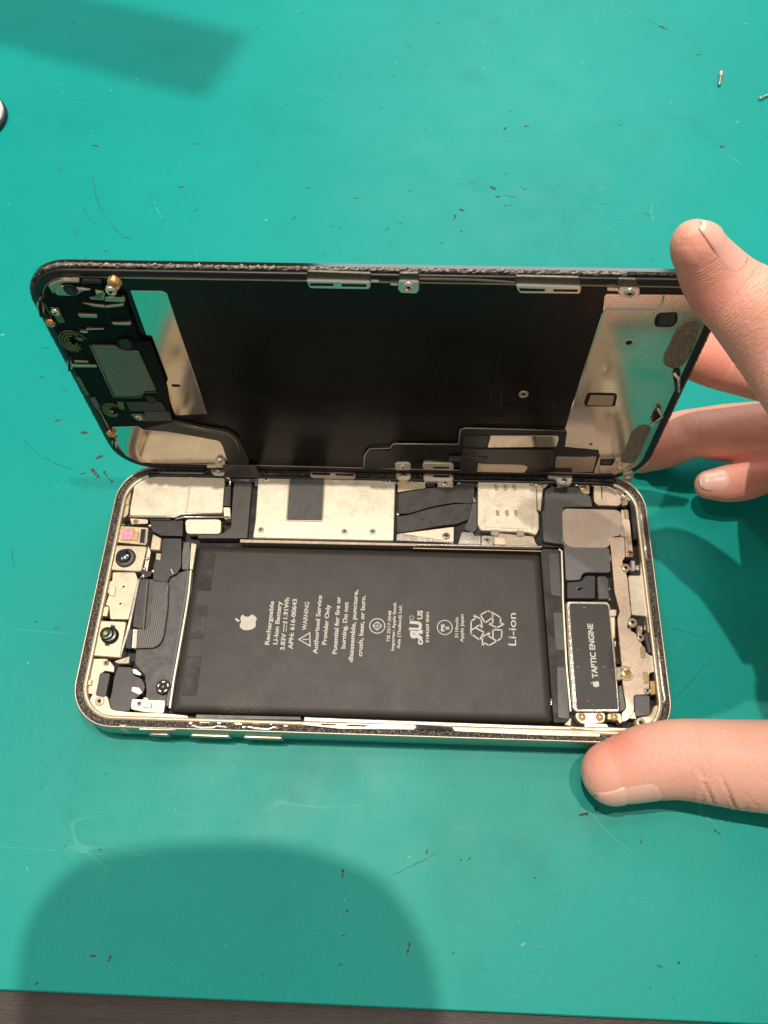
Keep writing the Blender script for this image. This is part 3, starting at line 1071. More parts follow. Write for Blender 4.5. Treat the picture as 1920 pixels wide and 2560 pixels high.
# ------------------------------------------------------------------ long near edge: button flex and rails
rail = plate('edge_rail', [(32.38,4.33),(58.81,4.54),(58.88,3.76),(32.53,3.34)], -4.6, -1.0, M.greyfilm, root, r=.2)
plate('edge_rail', [(59.64,4.53),(113.18,4.22),(132.69,4.25),(132.63,3.47),(113.14,3.34),(59.73,3.44)], -4.6, -.9, M.shield, root, r=.2, bev=.2)
plate('edge_rail', [(59.30,3.07),(87.19,3.35),(87.21,2.18),(68.85,1.80),(59.35,2.48)], -4.6, -.4, M.cream, root, r=.2)
plate('edge_rail', [(96.94,2.87),(105.28,2.94),(113.09,2.80),(132.49,2.63),(132.43,1.87),(116.93,1.76),(96.94,2.10)], -4.6, -.4, M.cream, root, r=.2)
plate('edge_slot', [(63.82,2.87),(68.00,2.90),(67.63,2.50),(64.35,2.50)], -1, -.32, M.void, root, r=.1, bev=0)
plate('edge_slot', [(70.28,2.88),(76.23,2.87),(74.77,2.43),(70.60,2.50)], -1, -.32, M.void, root, r=.1, bev=0)
plate('edge_slot', [(87.58,3.41),(96.64,3.02),(96.64,2.24),(87.60,2.34)], -1, -.32, M.void, root, r=.1, bev=0)
bf = plate('button_flex', [(31.12,2.94),(58.70,3.20),(58.84,1.63),(31.38,1.17)], -4.6, -1.2, M.void, root, r=.2)
bm = bmesh.new()
for cx, cy, w, h in [(512, 1805, 30, 8), (548, 1806, 12, 8), (597, 1807, 22, 10), (645, 1808, 28, 8), (677, 1809, 12, 8), (730, 1809, 20, 8), (475, 1806, 10, 8), (577, 1815, 8, 4), (610, 1818, 8, 6), (715, 1813, 14, 5)]:
    add_box(bm, cx * 0 + 0, 0, 0, 0.01, .01, .01)
bm.free()
PADS = [(34.92,2.48),(38.55,2.49),(43.47,2.54),(48.29,2.59),(51.50,2.60),(56.79,2.76),(31.45,2.07),(44.90,1.51),(55.35,2.13),(94.00,2.65),(98.23,2.39),(100.39,2.46),(109.20,2.45),(111.35,2.51),(114.09,2.50),(121.38,2.35)]
SZ = [(2.6, .7), (1.0, .7), (1.9, .9), (2.4, .7), (1.0, .7), (1.8, .7), (.9, .7), (.7, .5), (1.2, .5), (1.6, .5), (2.2, .5), (1, .5), (3, .5), (.9, .6), (2.4, .4), (3, .5)]
for (x, y), (w, h) in zip(PADS, SZ):
    bm = bmesh.new()
    add_box(bm, x, y, -1.6, -.55, w, h, random.uniform(-.05, .05), 0, .12)
    emit('contact_pad', bm, random.choice([M.cream, M.chrome, M.cream, M.tan]), bf)
for z0 in ([(31.56,1.13),(32.22,1.44),(33.99,1.00),(36.99,1.10),(38.44,1.54),(40.16,1.39),(40.99,1.22)], [(45.37,1.46),(46.15,1.58),(47.99,1.25),(51.20,1.15),(52.44,1.68),(53.76,1.43)]):
    bm = bmesh.new()
    add_tube(bm, [(x, y, -.45) for x, y in z0], .28)
    emit('retaining_spring', bm, M.chrome, bf)
# little raised lips where the display clips bite, near edge
for pts in ([(18.88,0.37),(19.73,0.75),(26.64,0.78),(28.17,0.30),(28.20,0.13),(18.96,-0.06)],):
    plate('clip_ledge', pts, -1, -.15, M.cream, chassis, r=.4)

# ------------------------------------------------------------------ logic board
board = plate('logic_board', [(35.84,76.94),(132.79,76.93),(130.55,53.48),(38.11,52.85)], -4.6, -3.0, M.void, root, r=.4)
sh_pts = [(40.83,73.93),(48.99,74.02),(80.36,73.64),(80.48,53.46),(41.21,53.41),(41.35,59.11),(40.72,71.13)]
sh = plate('board_shield', sh_pts, -4.6, -.9, M.shield, root, r=.6, bev=.2)
cut = [(49.77,73.26),(59.92,73.27),(60.25,59.04),(50.26,58.96)]
bm = bmesh.new()
ro = rounded(cut, .7)
add_tube(bm, [(x, y, -.85) for x, y in ro], .22, closed=True)
emit('cutout_rim', bm, M.gold if False else M.cream, sh)
plate('cutout_pad', inset(rounded(cut, .7), .15), -1.5, -.82, M.slate, sh, r=0, bev=.05)
for pp in [(43.09,72.08),(43.22,55.90),(66.68,55.90),(74.53,56.08),(78.16,72.07)]:
    screw(pp[0], pp[1], -1.05, .95, M.pale, sh)
plate('shield_tab', [(39.58,72.50),(41.17,72.42),(43.09,69.20),(42.01,69.57),(39.85,70.12)], -3, -1.0, M.greyfilm, sh, r=.2)
plate('board_edge', [(37.54,53.23),(120.68,53.03),(120.65,52.43),(37.66,52.25)], -4.6, -1.6, M.creamdark, root, r=.1)
plate('board_edge', [(86.80,52.69),(121.15,52.97),(121.12,52.54),(86.81,52.33)], -4.6, -1.1, M.chrome, root, r=.1)
plate('board_edge', [(85.83,51.76),(121.08,51.70),(121.07,51.45),(85.83,51.50)], -4.6, -1.5, M.tan, root, r=.1)
gp = plate('grounding_plate', [(81.03,73.72),(88.66,73.88),(89.09,70.49),(81.07,68.87)], -4, -1.2, M.cream, root, r=.3)
plate('grounding_pad', [(81.64,72.98),(84.27,73.12),(84.18,71.30),(81.63,71.12)], -2, -1.12, M.gold, gp, r=.2)
hg = plate('hinge_plate', [(92.47,72.60),(97.06,72.70),(96.98,70.81),(92.45,70.79)], -4, -.9, M.chrome, root, r=.3, bev=.2)
p = [(94.60,71.83)][0]
screw(p[0], p[1], -1.0, .9, M.chrome, hg)
plate('contact_block', [(89.03,72.58),(91.62,72.63),(91.80,71.06),(89.22,70.81)], -4, -1.3, M.black, root, r=.1)
# board section under the twisted cables
lb = plate('lower_shield', [(81.20,56.16),(97.15,58.78),(97.07,53.40),(81.26,54.12)], -4.6, -2.2, M.tan, root, r=.3)
plate('shield_strip', [(81.22,55.80),(83.39,55.93),(97.11,53.97),(96.77,53.59),(81.27,53.84)], -4, -1.5, M.chrome, root, r=.3)
p = [(94.97,55.76)][0]
screw(p[0], p[1], -2.1, 1.1, M.chrome, lb)
plate('side_cover', [(99.25,56.76),(102.41,56.65),(102.57,55.73),(104.46,55.70),(104.41,52.91),(98.13,52.87)], -4, -1.0, M.chrome, root, r=.3, bev=.2)
# sim reader
sim = plate('card_reader', [(103.94,74.00),(118.40,73.59),(118.82,71.48),(120.41,71.40),(120.30,63.51),(120.76,62.76),(120.55,57.90),(119.66,56.04),(117.65,56.80),(104.40,57.15),(103.60,58.99)], -4.6, -.8, M.shield, root, r=.6, bev=.2)
plate('embossed_panel', [(110.17,67.43),(114.44,68.61),(117.63,67.91),(118.20,65.69),(119.35,64.96),(119.01,57.82),(105.41,58.06),(105.54,64.65),(109.93,65.13)], -1, -.72, M.shield, sim, r=1.2, bev=.06)
for pp in [(109.13,70.85),(111.72,70.91),(114.28,70.96),(109.28,62.67),(111.87,62.73),(114.41,62.78)]:
    bm = bmesh.new()
    add_box(bm, pp[0], pp[1] - .1, -1, -.64, 1.0, 1.9, .05, 1, 0)
    add_box(bm, pp[0] - .05, pp[1] + .2, -.9, -.5, .72, 1.35, .05, 0, .2)
    emit('gold_contact', bm, [M.gold, M.creamdark], sim)
for pts in ([(107.38,57.42),(109.64,57.37),(109.32,55.70),(107.18,55.83)], [(114.34,57.36),(116.32,57.26),(116.43,55.87),(114.28,55.82)]):
    plate('locking_tab', pts, -2, -.6, M.chrome, sim, r=.2, bev=.15)
plate('reader_foot', [(107.96,56.95),(119.05,56.03),(119.60,53.85),(120.39,53.14),(111.33,53.10),(107.88,53.56)], -4.6, -1.6, M.creamdark, root, r=.2)
scp = plate('screw_plate', [(104.66,55.70),(107.87,55.63),(107.80,52.85),(104.54,52.84)], -4, -1.0, M.chrome, root, r=.4)
p = [(106.18,54.30)][0]
screw(p[0], p[1], -1.2, .95, M.chrome, scp)
plate('screw_plate', [(108.29,55.27),(111.33,55.13),(111.26,53.01),(108.14,53.00)], -4, -1.0, M.cream, root, r=.3)
bk = plate('bracket', [(118.76,74.34),(122.95,74.43),(123.30,71.48),(122.43,71.07),(121.44,63.74),(120.45,64.02),(120.47,71.42),(118.78,71.58)], -4, -1.1, M.shield, root, r=.3, bev=.2)
p = [(121.76,71.81)][0]
screw(p[0], p[1], -1.1, .85, M.gold, bk)
plate('connector', [(118.58,73.24),(119.95,73.19),(119.79,71.30),(118.60,71.35)], -3, -.7, M.chrome, root, r=.2)
# twisted pair of wide black cables from the display
fx = [(81.35,68.54),(89.06,70.39),(93.70,70.96),(97.48,71.12),(98.60,74.82),(103.55,74.93),(102.66,67.64),(102.22,65.70),(97.47,65.98),(93.39,65.12),(90.33,64.36),(84.42,62.17),(81.47,62.10)]
c1 = plate('display_cable', fx, -4, -1.3, M.darkflex, root, r=.5)
fx = [(81.05,61.37),(84.43,61.94),(90.34,64.06),(93.40,64.82),(97.48,65.68),(102.25,65.86),(101.17,60.88),(97.80,59.37),(93.76,58.83),(85.72,56.96),(81.30,56.22)]
c2 = plate('display_cable', fx, -4, -1.6, M.darkflex, root, r=.5)
plate('display_cable', [(102.28,67.51),(103.63,66.38),(103.50,58.03),(102.31,56.96),(99.98,57.95),(101.19,60.98)], -4, -2.0, M.slate, root, r=.5)
bm = bmesh.new()
add_lathe(bm, *[(81.38,61.88)][0], [(.42, -2), (.42, -1.1), (.2, -1.0), (0, -1.0)], 14)
emit('rivet', bm, M.chrome, root, smooth=True)
plate('cable_clamp', [(102.39,68.34),(103.23,67.19),(103.48,66.05),(102.53,66.22)], -2, -.9, M.chrome, root, r=.2, bev=.15)

# ------------------------------------------------------------------ speaker end
p1 = plate('speaker_box', [(122.92,70.53),(124.71,71.82),(132.01,71.98),(133.27,69.78),(135.64,69.18),(135.95,65.64),(127.86,65.30),(126.63,53.84),(121.64,54.46),(121.71,63.72),(122.44,64.21)], -4.6, -1.5, M.slate, root, r=.6, bev=.15)
plate('recess', [(125.33,71.51),(129.39,71.54),(129.29,69.96),(128.13,69.61),(125.59,70.04)], -2, -1.46, M.void, p1, r=.5, bev=0)
p2 = plate('speaker_film', [(125.44,62.26),(127.27,62.31),(127.07,54.82),(129.02,52.97),(139.51,53.04),(139.21,45.73),(132.45,45.67),(131.45,45.00),(131.01,43.46),(127.13,43.13),(127.29,53.90),(124.97,54.40)], -4.6, -1.55, M.greyfilm, root, r=.8)
metal = plate('speaker_plate', [(128.06,64.82),(143.78,64.70),(143.57,56.87),(139.80,56.29),(139.50,52.92),(128.79,52.78),(126.99,54.63),(127.27,63.37)], -4, -1.25, M.satin, root, r=2.0, bev=.15)
plate('loudspeaker_cover', [(136.81,73.34),(144.63,73.08),(143.94,65.92),(137.34,66.00),(136.38,67.36)], -4.6, -1.4, M.tan, root, r=1.4, bev=.15)
plate('cover_slot', [(138.91,73.13),(139.26,73.14),(138.94,68.17),(138.66,68.17)], -1.5, -1.36, M.void, root, r=.1, bev=0)
s1 = plate('flex_bracket', [(139.82,56.30),(143.95,56.31),(143.49,50.16),(142.56,49.00),(143.47,44.59),(143.41,37.38),(143.33,37.85),(143.40,33.34),(142.18,31.64),(142.01,29.98),(144.22,28.67),(146.25,23.59),(147.44,22.83),(148.44,22.59),(147.77,18.62),(146.30,18.31),(145.81,12.83),(141.83,12.56),(141.60,8.47),(139.69,6.22),(138.35,5.64),(138.39,8.12),(139.69,9.16),(139.36,15.51),(139.61,20.75),(139.66,32.68),(140.51,34.67),(139.61,40.04)], -4.6, -1.3, M.tan, root, r=.8, bev=.12)
s2 = plate('charging_bracket', [(143.64,64.70),(144.34,64.71),(145.24,62.52),(145.81,61.27),(145.66,50.38),(143.46,50.18),(143.94,56.35),(142.99,56.55)], -4, -1.1, M.tan, root, r=.5, bev=.12)
plate('bracket_spring', [(142.99,59.86),(143.96,59.88),(143.88,56.32),(142.78,56.29)], -2, -.9, M.chrome, s2, r=.2)
for q, par in (([(144.95,63.15)][0], s2), ([(144.85,55.22)][0], s2), ([(145.26,23.71)][0], s1), ([(145.30,17.13)][0], s1)):
    bm = bmesh.new()
    add_prism(bm, rounded([(q[0] - .65, q[1] - 1.5), (q[0] + .65, q[1] - 1.5), (q[0] + .65, q[1] + 1.5), (q[0] - .65, q[1] + 1.5)], .62, 5), -1.3, -1.0, 0, .05, 1)
    add_prism(bm, rounded([(q[0] - .4, q[1] - 1.2), (q[0] + .4, q[1] - 1.2), (q[0] + .4, q[1] + 1.2), (q[0] - .4, q[1] + 1.2)], .4, 5), -1.3, -.75, 0, .2, 0)
    emit('spring_contact', bm, [M.gold, M.creamdark], par)
cp = plate('charging_port_cover', [(147.48,49.17),(149.11,49.21),(149.29,44.78),(149.08,34.75),(149.34,29.06),(147.29,29.01),(147.37,33.54),(143.60,33.80),(143.80,44.94),(147.03,45.02)], -4.6, -1.4, M.pale, root, r=.5, bev=.12)
# corner metalwork at the far right
kw = plate('corner_block', [(140.61,73.21),(146.92,73.67),(149.37,69.97),(149.41,67.70),(146.31,67.64),(144.12,68.23),(143.23,70.81)], -4.6, -1.3, M.creamdark, root, r=.6, bev=.15)
plate('corner_spring', [(138.98,71.53),(140.40,71.63),(142.92,69.66),(142.73,69.17),(140.60,70.59),(139.06,70.88)], -1.5, -.8, M.chrome, kw, r=.2, bev=.15)
plate('corner_gap', [(141.44,73.17),(142.79,72.38),(143.25,71.24),(142.00,71.54)], -1.6, -1.25, M.void, kw, r=.3, bev=0)
plate('corner_spring', [(143.99,67.59),(145.96,67.63),(145.67,66.18),(144.10,65.83)], -2, -.8, M.chrome, kw, r=.4, bev=.2)
stp = plate('acoustic_strip', [(146.31,67.57),(147.71,67.51),(147.29,55.57),(146.12,55.39)], -4, -1.0, M.black, root, r=.4, bev=.15)
plate('acoustic_strip', [(147.66,63.84),(149.00,63.87),(148.55,53.32),(148.90,50.31),(147.92,49.99),(147.38,55.12)], -4, -1.2, M.darkflex, root, r=.3, bev=.15)
plate('port_pad', [(147.72,67.56),(148.49,67.42),(148.41,64.07),(147.59,64.21)], -2.5, -1.1, M.greyfilm, root, r=.3)
for ps in ([(148.79,66.41),(148.89,60.42),(148.95,53.36),(148.92,49.45)], [(149.07,27.49),(149.05,20.81),(149.04,14.33),(149.20,11.55),(148.58,10.52)]):
    emit('wire_rim', add_tube(bmesh.new(), [(x, y, -.7) for x, y in ps], .36), M.chrome, chassis)
plate('acoustic_strip', [(146.14,28.69),(146.99,28.66),(147.50,23.60),(146.60,23.57)], -4, -1.1, M.slate, root, r=.2, bev=.15)
plate('acoustic_strip', [(147.07,28.44),(148.82,28.36),(148.39,11.67),(147.39,11.64),(147.70,23.07)], -4, -1.5, M.darkflex, root, r=.2, bev=.15)
plate('contact_spring', [(146.15,16.15),(147.38,16.32),(147.23,12.85),(146.09,12.69)], -3, -.9, M.gold, root, r=.2, bev=.15)
plate('side_cover', [(142.04,12.69),(145.89,12.68),(145.42,7.76),(141.79,7.40)], -4.6, -1.7, M.greyfilm, root, r=.5)
plate('side_cover', [(138.34,14.81),(139.23,14.97),(139.54,9.13),(138.22,8.34)], -4, -1.5, M.greyfilm, root, r=.2)
cwr = plate('chassis_wall', [(146.69,10.31),(148.52,10.11),(148.16,8.10),(145.18,5.78),(143.38,4.99),(141.38,4.68),(141.31,6.40),(142.88,7.20),(145.38,7.52)], -4.6, -1.2, M.cream, chassis, r=1.2, bev=.2)
plate('chassis_wall', [(125.33,4.18),(129.02,3.93),(134.45,4.22),(140.10,4.15),(139.80,3.61),(131.67,3.28),(125.55,3.70)], -4.6, -.6, M.cream, chassis, r=.3)
plate('chassis_wall', [(129.12,5.29),(134.54,5.21),(134.97,4.48),(129.04,4.25)], -4.6, -1.4, M.shield, chassis, r=.3)
# connectors beside the motor
k1 = plate('motor_connector', [(127.32,42.86),(131.26,43.25),(132.33,44.89),(135.18,45.02),(134.62,38.21),(127.00,38.01)], -4.6, -1.9, M.black, root, r=.5, bev=.2)
plate('motor_connector', [(135.53,44.66),(137.90,44.72),(138.41,43.71),(138.26,38.16),(135.24,37.99)], -4.6, -1.5, M.slate, root, r=.5, bev=.2)
plate('connector_ridge', [(129.87,41.38),(132.03,41.53),(132.01,41.24),(130.26,41.10),(130.18,40.09),(129.78,40.08)], -2.2, -1.8, M.greyfilm, k1, r=.1)
# haptic motor
hm = plate('haptic_motor', [(126.67,37.14),(137.64,37.32),(138.18,36.26),(138.35,24.41),(138.02,8.84),(137.71,8.28),(127.00,8.05),(126.44,8.99),(126.38,23.00)], -4.6, -1.2, M.chrome, root, r=1.0, bev=.3)
plate('motor_label', [(127.53,36.45),(137.39,36.48),(137.71,35.36),(137.67,8.80),(127.43,8.44),(127.38,25.69),(127.39,35.09)], -1.5, -1.05, M.wrap, hm, r=.6, bev=.05)
bm = bmesh.new()
e0, e1 = [(126.92,35.92),(127.11,8.73)]
for k in range(14):
    t = (k + .5) / 14
    x, y = e0[0] + (e1[0] - e0[0]) * t, e0[1] + (e1[1] - e0[1]) * t
    add_box(bm, x, y, -1.6, -.95, .55, 1.25, math.atan2(e1[1] - e0[1], e1[0] - e0[0]) + pi / 2, 0, .18)
emit('crimped_edge', bm, M.chrome, hm)
lines('motor_text', [('TAPTIC ENGINE', [(132.65,16.54),(132.50,30.96)], 1.5, .035)], M.ink, -1.06, hm)
c = [(132.52,15.04)][0]
bm = bmesh.new()
emblem(bm, c[0], c[1], 1.75, -1.07, -1.02)
emit('fruit_emblem', bm, M.ink, hm)
bm = bmesh.new()
for q in ([(128.12,24.21),(129.60,23.36)], [(127.85,19.33),(129.47,19.19)], [(134.43,19.68),(135.83,19.09)], [(136.48,18.95),(137.64,18.57)], [(129.98,10.62),(131.17,10.73)], [(130.97,9.84),(132.11,10.00)], [(130.61,35.15),(132.51,35.77)]):
    add_tube(bm, [(q[0][0], q[0][1], -1.03), (q[1][0], q[1][1], -1.03)], .07, 6)
emit('scratch', bm, M.tan, hm)
mb = plate('motor_mount', [(127.00,7.72),(134.48,7.95),(134.09,5.50),(128.41,4.96),(127.02,6.28)], -4, -1.3, M.shield, root, r=.8, bev=.2)
for q in [(128.57,6.75),(132.87,6.78)]:
    screw(q[0], q[1], -1.35, 1.0, M.gold, mb)
mb2 = plate('motor_mount', [(134.86,7.74),(138.18,7.97),(138.45,5.62),(137.68,5.35),(137.15,6.27),(134.80,6.20)], -4, -1.2, M.cream, root, r=.4, bev=.2)
q = [(136.45,6.92)][0]
screw(q[0], q[1], -1.25, .95, M.gold, mb2)
mb3 = plate('motor_mount', [(137.98,19.56),(139.38,19.60),(139.05,16.20),(137.92,16.22)], -3, -.9, M.chrome, root, r=.4, bev=.2)
plate('motor_mount', [(137.50,34.98),(139.69,35.04),(139.38,33.13),(137.53,33.02)], -3, -.8, M.chrome, root, r=.4, bev=.2)
plate('motor_flex', [(137.71,33.01),(139.15,33.05),(138.60,27.12),(137.76,26.96)], -3, -1.1, M.cream, root, r=.4, bev=.2)
for q, r, mm, par in (([(140.45,18.06)][0], 1.35, M.gold, s1), ([(143.40,31.52)][0], 1.25, M.cream, s1), ([(145.00,27.50)][0], 1.05, M.cream, s1), ([(143.15,46.96)][0], 1.2, M.cream, s1), ([(144.75,51.32)][0], .8, M.copper, s2), ([(145.09,69.38)][0], 1.1, M.cream, kw), ([(142.72,5.71)][0], 1.25, M.cream, cwr), ([(145.20,13.68)][0], .9, M.chrome, s1)):
    screw(q[0], q[1], -1.1, r, mm, par)
bm = bmesh.new()
c = [(140.45,18.06)][0]
add_lathe(bm, *c, [(1.5, -1.3), (1.75, -1.1), (1.95, -1.1), (2.0, -1.3)], 28)
emit('washer', bm, M.cream, s1)
gsc = plate('speaker_lug', [(132.42,72.54),(135.71,72.61),(135.53,69.60),(134.05,69.47),(132.71,70.58)], -4, -1.3, M.creamdark, root, r=.8, bev=.2)
q = [(133.87,71.41)][0]
screw(q[0], q[1], -1.3, 1.0, M.gold, gsc)
plate('contact_spring', [(144.67,49.14),(145.92,49.17),(145.65,46.06),(144.44,46.02)], -3, -.7, M.chrome, root, r=.4, bev=.25)
plate('contact_spring', [(145.98,47.98),(146.93,48.01),(146.81,46.38),(145.89,46.36)], -3, -1.0, M.chrome, root, r=.4, bev=.25)
plate('recess', [(144.37,46.00),(146.93,46.07),(146.96,45.04),(144.42,45.12)], -3, -1.32, M.void, cp, r=.2, bev=0)
plate('contact_spring', [(144.44,30.70),(145.74,30.74),(145.49,28.49),(144.20,28.45)], -3, -.7, M.chrome, root, r=.4, bev=.25)
plate('recess', [(144.54,32.69),(146.48,32.74),(146.29,30.99),(144.41,30.94)], -3, -1.3, M.void, s1, r=.2, bev=0)
plate('contact_spring', [(146.29,31.03),(146.93,30.91),(146.77,29.53),(146.22,29.65)], -3, -.9, M.cream, root, r=.4, bev=.2)

# back edge strip behind the shields, clips on it
plate('edge_rail', [(12.03,73.54),(24.59,73.64),(24.63,73.36),(12.08,73.26)], -1, -.28, M.cream, root, r=.2, bev=.15)
plate('edge_slot', [(9.19,74.92),(25.56,74.86),(25.66,74.13),(9.67,74.20)], -2, -.7, M.void, root, r=.1, bev=0)

# ------------------------------------------------------------------ raised display
glass = plate('display', rrect(0, 0, L, W, RC), -.75, .35, M.glass, root, DISP, r=0, bev=.15)
glass['label'] = 'raised screen seen from its inner side'
bm = bmesh.new()
ring_loft(bm, L, W, RC, [(.9, .3), (.9, 1.35), (1.05, 1.5), (2.6, 1.5), (2.75, 1.35), (2.75, .3)], True)
emit('bezel', bm, M.black, glass, DISP)
# crusty glue line on the rim
bm = bmesh.new()
rs = []
for j, (d, z) in enumerate(((.05, -.2), (.02, .3), (.35, .55), (.8, .5), (.95, .36))):
    base = rrect(d, d, L - d, W - d, RC - d, 20)
    pts = []
    tot = sum((Vector(base[i]) - Vector(base[i - 1])).length for i in range(len(base)))
    acc = 0
    N = 800
    seglen = [(Vector(base[(i + 1) % len(base)]) - Vector(base[i])).length for i in range(len(base))]
    cum = [0]
    for s in seglen:
        cum.append(cum[-1] + s)
    k = 0
    ring = []
    for i in range(N):
        s = cum[-1] * i / N
        while cum[k + 1] < s:
            k += 1
        q = Vector(base[k]).lerp(Vector(base[(k + 1) % len(base)]), (s - cum[k]) / max(1e-9, seglen[k]))
        ring.append(bm.verts.new((q.x + random.uniform(-.05, .05), q.y + random.uniform(-.06, .06), z + random.uniform(-.12, .14))))
    rs.append(ring)
for a, b in zip(rs, rs[1:]):
    for k in range(800):
        f = bm.faces.new((a[k], a[(k + 1) % 800], b[(k + 1) % 800], b[k]))
        c = f.calc_center_median()
        f.material_index = 0 if (c.y > W - 2.5 and c.x > 6 and c.x < 128) else 1
emit('glue_rim', bm, [M.residue, M.glue], glass, DISP)
# inner ledge line (thin metallic) then panel
bm = bmesh.new()
ring_loft(bm, L, W, RC, [(2.75, .4), (2.75, 1.25), (2.95, 1.3), (3.15, 1.3), (3.2, 1.1)], False)
emit('panel_lip', bm, M.tan, glass, DISP)
panel = plate('panel_back', rrect(3.1, 3.1, L - 3.1, W - 3.1, RC - 3.1), .35, 1.2, M.film, glass, DISP, r=0, bev=.1)
plate('reflective_strip', [(23.49,69.17),(30.53,69.21),(31.35,68.44),(31.42,26.61),(23.34,25.71),(22.75,26.42)], 1.1, 1.35, M.mirror, glass, DISP, r=.2, bev=.05)
bm = bmesh.new()
for k in (1,):
    q = [(25.88,37.81)][0]
    add_prism(bm, rounded([(q[0] - 1.1, q[1] - .5), (q[0] + 1.1, q[1] - .5), (q[0] + 1.1, q[1] + .5), (q[0] - 1.1, q[1] + .5)], .45), 1.3, 1.38, 0, 0)
emit('oval_hole', bm, M.void, glass, DISP)
# right-hand dimpled plate
dp = plate('shield_plate', [(124.78,70.61),(137.14,70.73),(142.25,70.68),(149.46,61.55),(149.91,52.29),(149.60,35.57),(149.54,11.26),(148.64,4.87),(147.45,3.21),(136.52,2.88),(136.17,13.31),(126.21,14.73),(125.54,22.50),(124.75,23.72),(124.83,35.30),(125.64,64.87)], 1.1, 1.45, M.dim, glass, DISP, r=.8, bev=.08)
bm = bmesh.new()
for ps, rr in (([(124.72,23.85),(125.08,37.66),(125.56,65.19),(126.06,66.43),(136.61,66.60),(137.35,68.00),(137.12,70.74)], .26),):
    add_tube(bm, [(x, y, 1.45) for x, y in rounded(ps + [(ps[-1][0] + .01, ps[-1][1])], .0)][:], rr)
emit('pressed_ridge', bm, M.mirror, dp, DISP)
chipw = plate('square_opening', [(137.23,65.47),(141.27,65.87),(142.18,63.00),(141.51,61.36),(137.65,61.35),(137.06,63.53)], 1.3, 1.50, M.void, dp, DISP, r=.8, bev=.02)
plate('chip', [(137.73,65.28),(140.89,65.53),(141.55,63.31),(141.03,61.89),(138.36,61.91)], 1.4, 1.58, M.darkflex, chipw, DISP, r=.4)
cho = plate('square_opening', [(127.71,38.58),(134.36,38.63),(135.10,37.72),(135.49,33.79),(134.87,33.37),(128.08,33.25),(127.56,34.95)], 1.3, 1.50, M.void, dp, DISP, r=.7, bev=.02)
plate('chip', [(128.64,37.79),(134.38,37.76),(134.75,33.84),(128.49,33.85)], 1.4, 1.65, M.tan, cho, DISP, r=.3)
plate('square_opening', [(136.88,10.54),(140.61,10.90),(141.01,9.67),(140.71,7.54),(137.21,7.53)], 1.3, 1.50, M.void, dp, DISP, r=.5, bev=.02)
plate('chip', [(137.41,10.22),(139.88,10.60),(140.03,8.22),(137.44,8.26)], 1.4, 1.58, M.darkflex, dp, DISP, r=.3)
for q, rr in (([(133.29,56.31)][0], .75), ([(132.86,17.39)][0], .4)):
    bm = bmesh.new()
    add_lathe(bm, *q, [(rr * 1.35, 1.4), (rr * 1.3, 1.52), (rr, 1.52)], 18, 1)
    add_lathe(bm, *q, [(rr, 1.51), (0, 1.51)], 18, 0)
    emit('round_hole', bm, [M.void, M.chrome], dp, DISP)
for pts in ([(144.34,63.81),(146.19,63.86),(147.28,62.58),(147.88,58.57),(148.01,51.98),(147.35,48.75),(145.23,48.03),(142.91,49.37),(142.18,52.29),(142.66,61.13)], [(143.22,25.91),(145.33,26.29),(146.83,24.81),(146.83,14.84),(146.68,9.35),(142.38,9.17),(142.23,22.45)]):
    pr = rounded(pts, 1.6)
    bm = bmesh.new()
    add_prism(bm, pr, 1.4, 1.75, 0, .15)
    emit('foam_strip', bm, M.foam, dp, DISP)
# ring boss on the film, embossed marks
q = [(112.32,37.22)][0]
bm = bmesh.new()
add_lathe(bm, *q, [(1.25, 1.2), (1.2, 1.45), (.85, 1.5), (.75, 1.3), (.3, 1.28)], 28, 0)
add_lathe(bm, *q, [(.75, 1.29), (0, 1.29)], 20, 1)
emit('ring_boss', bm, [M.tan, M.void], panel, DISP)
bm = bmesh.new()
for ps in ([(102.94,50.29),(104.87,30.97),(115.77,31.35)], [(105.23,50.85),(107.51,31.94),(116.05,31.94)], [(121.40,66.75),(121.10,61.11)], [(120.19,41.56),(120.78,28.57)], [(102.53,28.52),(120.28,28.25),(120.37,40.49)]):
    for a, b in zip(ps, ps[1:]):
        add_tube(bm, [(a[0], a[1], 1.19), (b[0], b[1], 1.19)], .09, 6)
emit('embossed_line', bm, M.film, panel, DISP)

# clips and screw lugs along the top edge of the display
def clip(pts, slots, frame=DISP, z0=1.2, z1=2.3, mat=None, parent=None, wall=True):
    o = plate('retaining_clip', pts, z0, z1, mat or M.chrome, parent or glass, frame, r=.7, bev=.25)
    for s in slots:
        plate('clip_slot', s, z1 - .2, z1 + .03, M.void, o, frame, r=.35, bev=0)
    return o


clip([(62.08,73.82),(75.68,73.64),(75.47,71.44),(62.55,71.44)], [[(62.83,73.05),(67.87,73.08),(67.76,72.36),(62.76,72.33)], [(69.51,73.03),(74.78,72.99),(74.70,72.27),(69.47,72.31)]])
clip([(105.66,73.51),(119.32,73.26),(119.57,71.19),(106.73,71.06)], [[(106.52,72.66),(112.02,72.54),(111.94,71.90),(106.77,71.86)], [(113.58,72.50),(118.80,72.53),(118.78,71.89),(113.74,71.90)]])
plate('clip_backing', [(62.42,75.63),(75.70,75.25),(75.64,73.25),(62.09,73.51)], 1.1, 1.7, M.darkmetal, glass, DISP, r=.3)
plate('clip_backing', [(105.48,75.22),(118.65,75.11),(119.30,72.85),(105.74,73.15)], 1.1, 1.7, M.darkmetal, glass, DISP, r=.3)
plate('clip_backing', [(126.55,74.97),(130.34,74.86),(131.06,72.64),(127.05,72.83)], 1.1, 1.7, M.darkmetal, glass, DISP, r=.3)
plate('clip_backing', [(81.54,75.49),(85.57,75.57),(85.62,73.30),(81.54,73.29)], 1.1, 1.7, M.darkmetal, glass, DISP, r=.3)
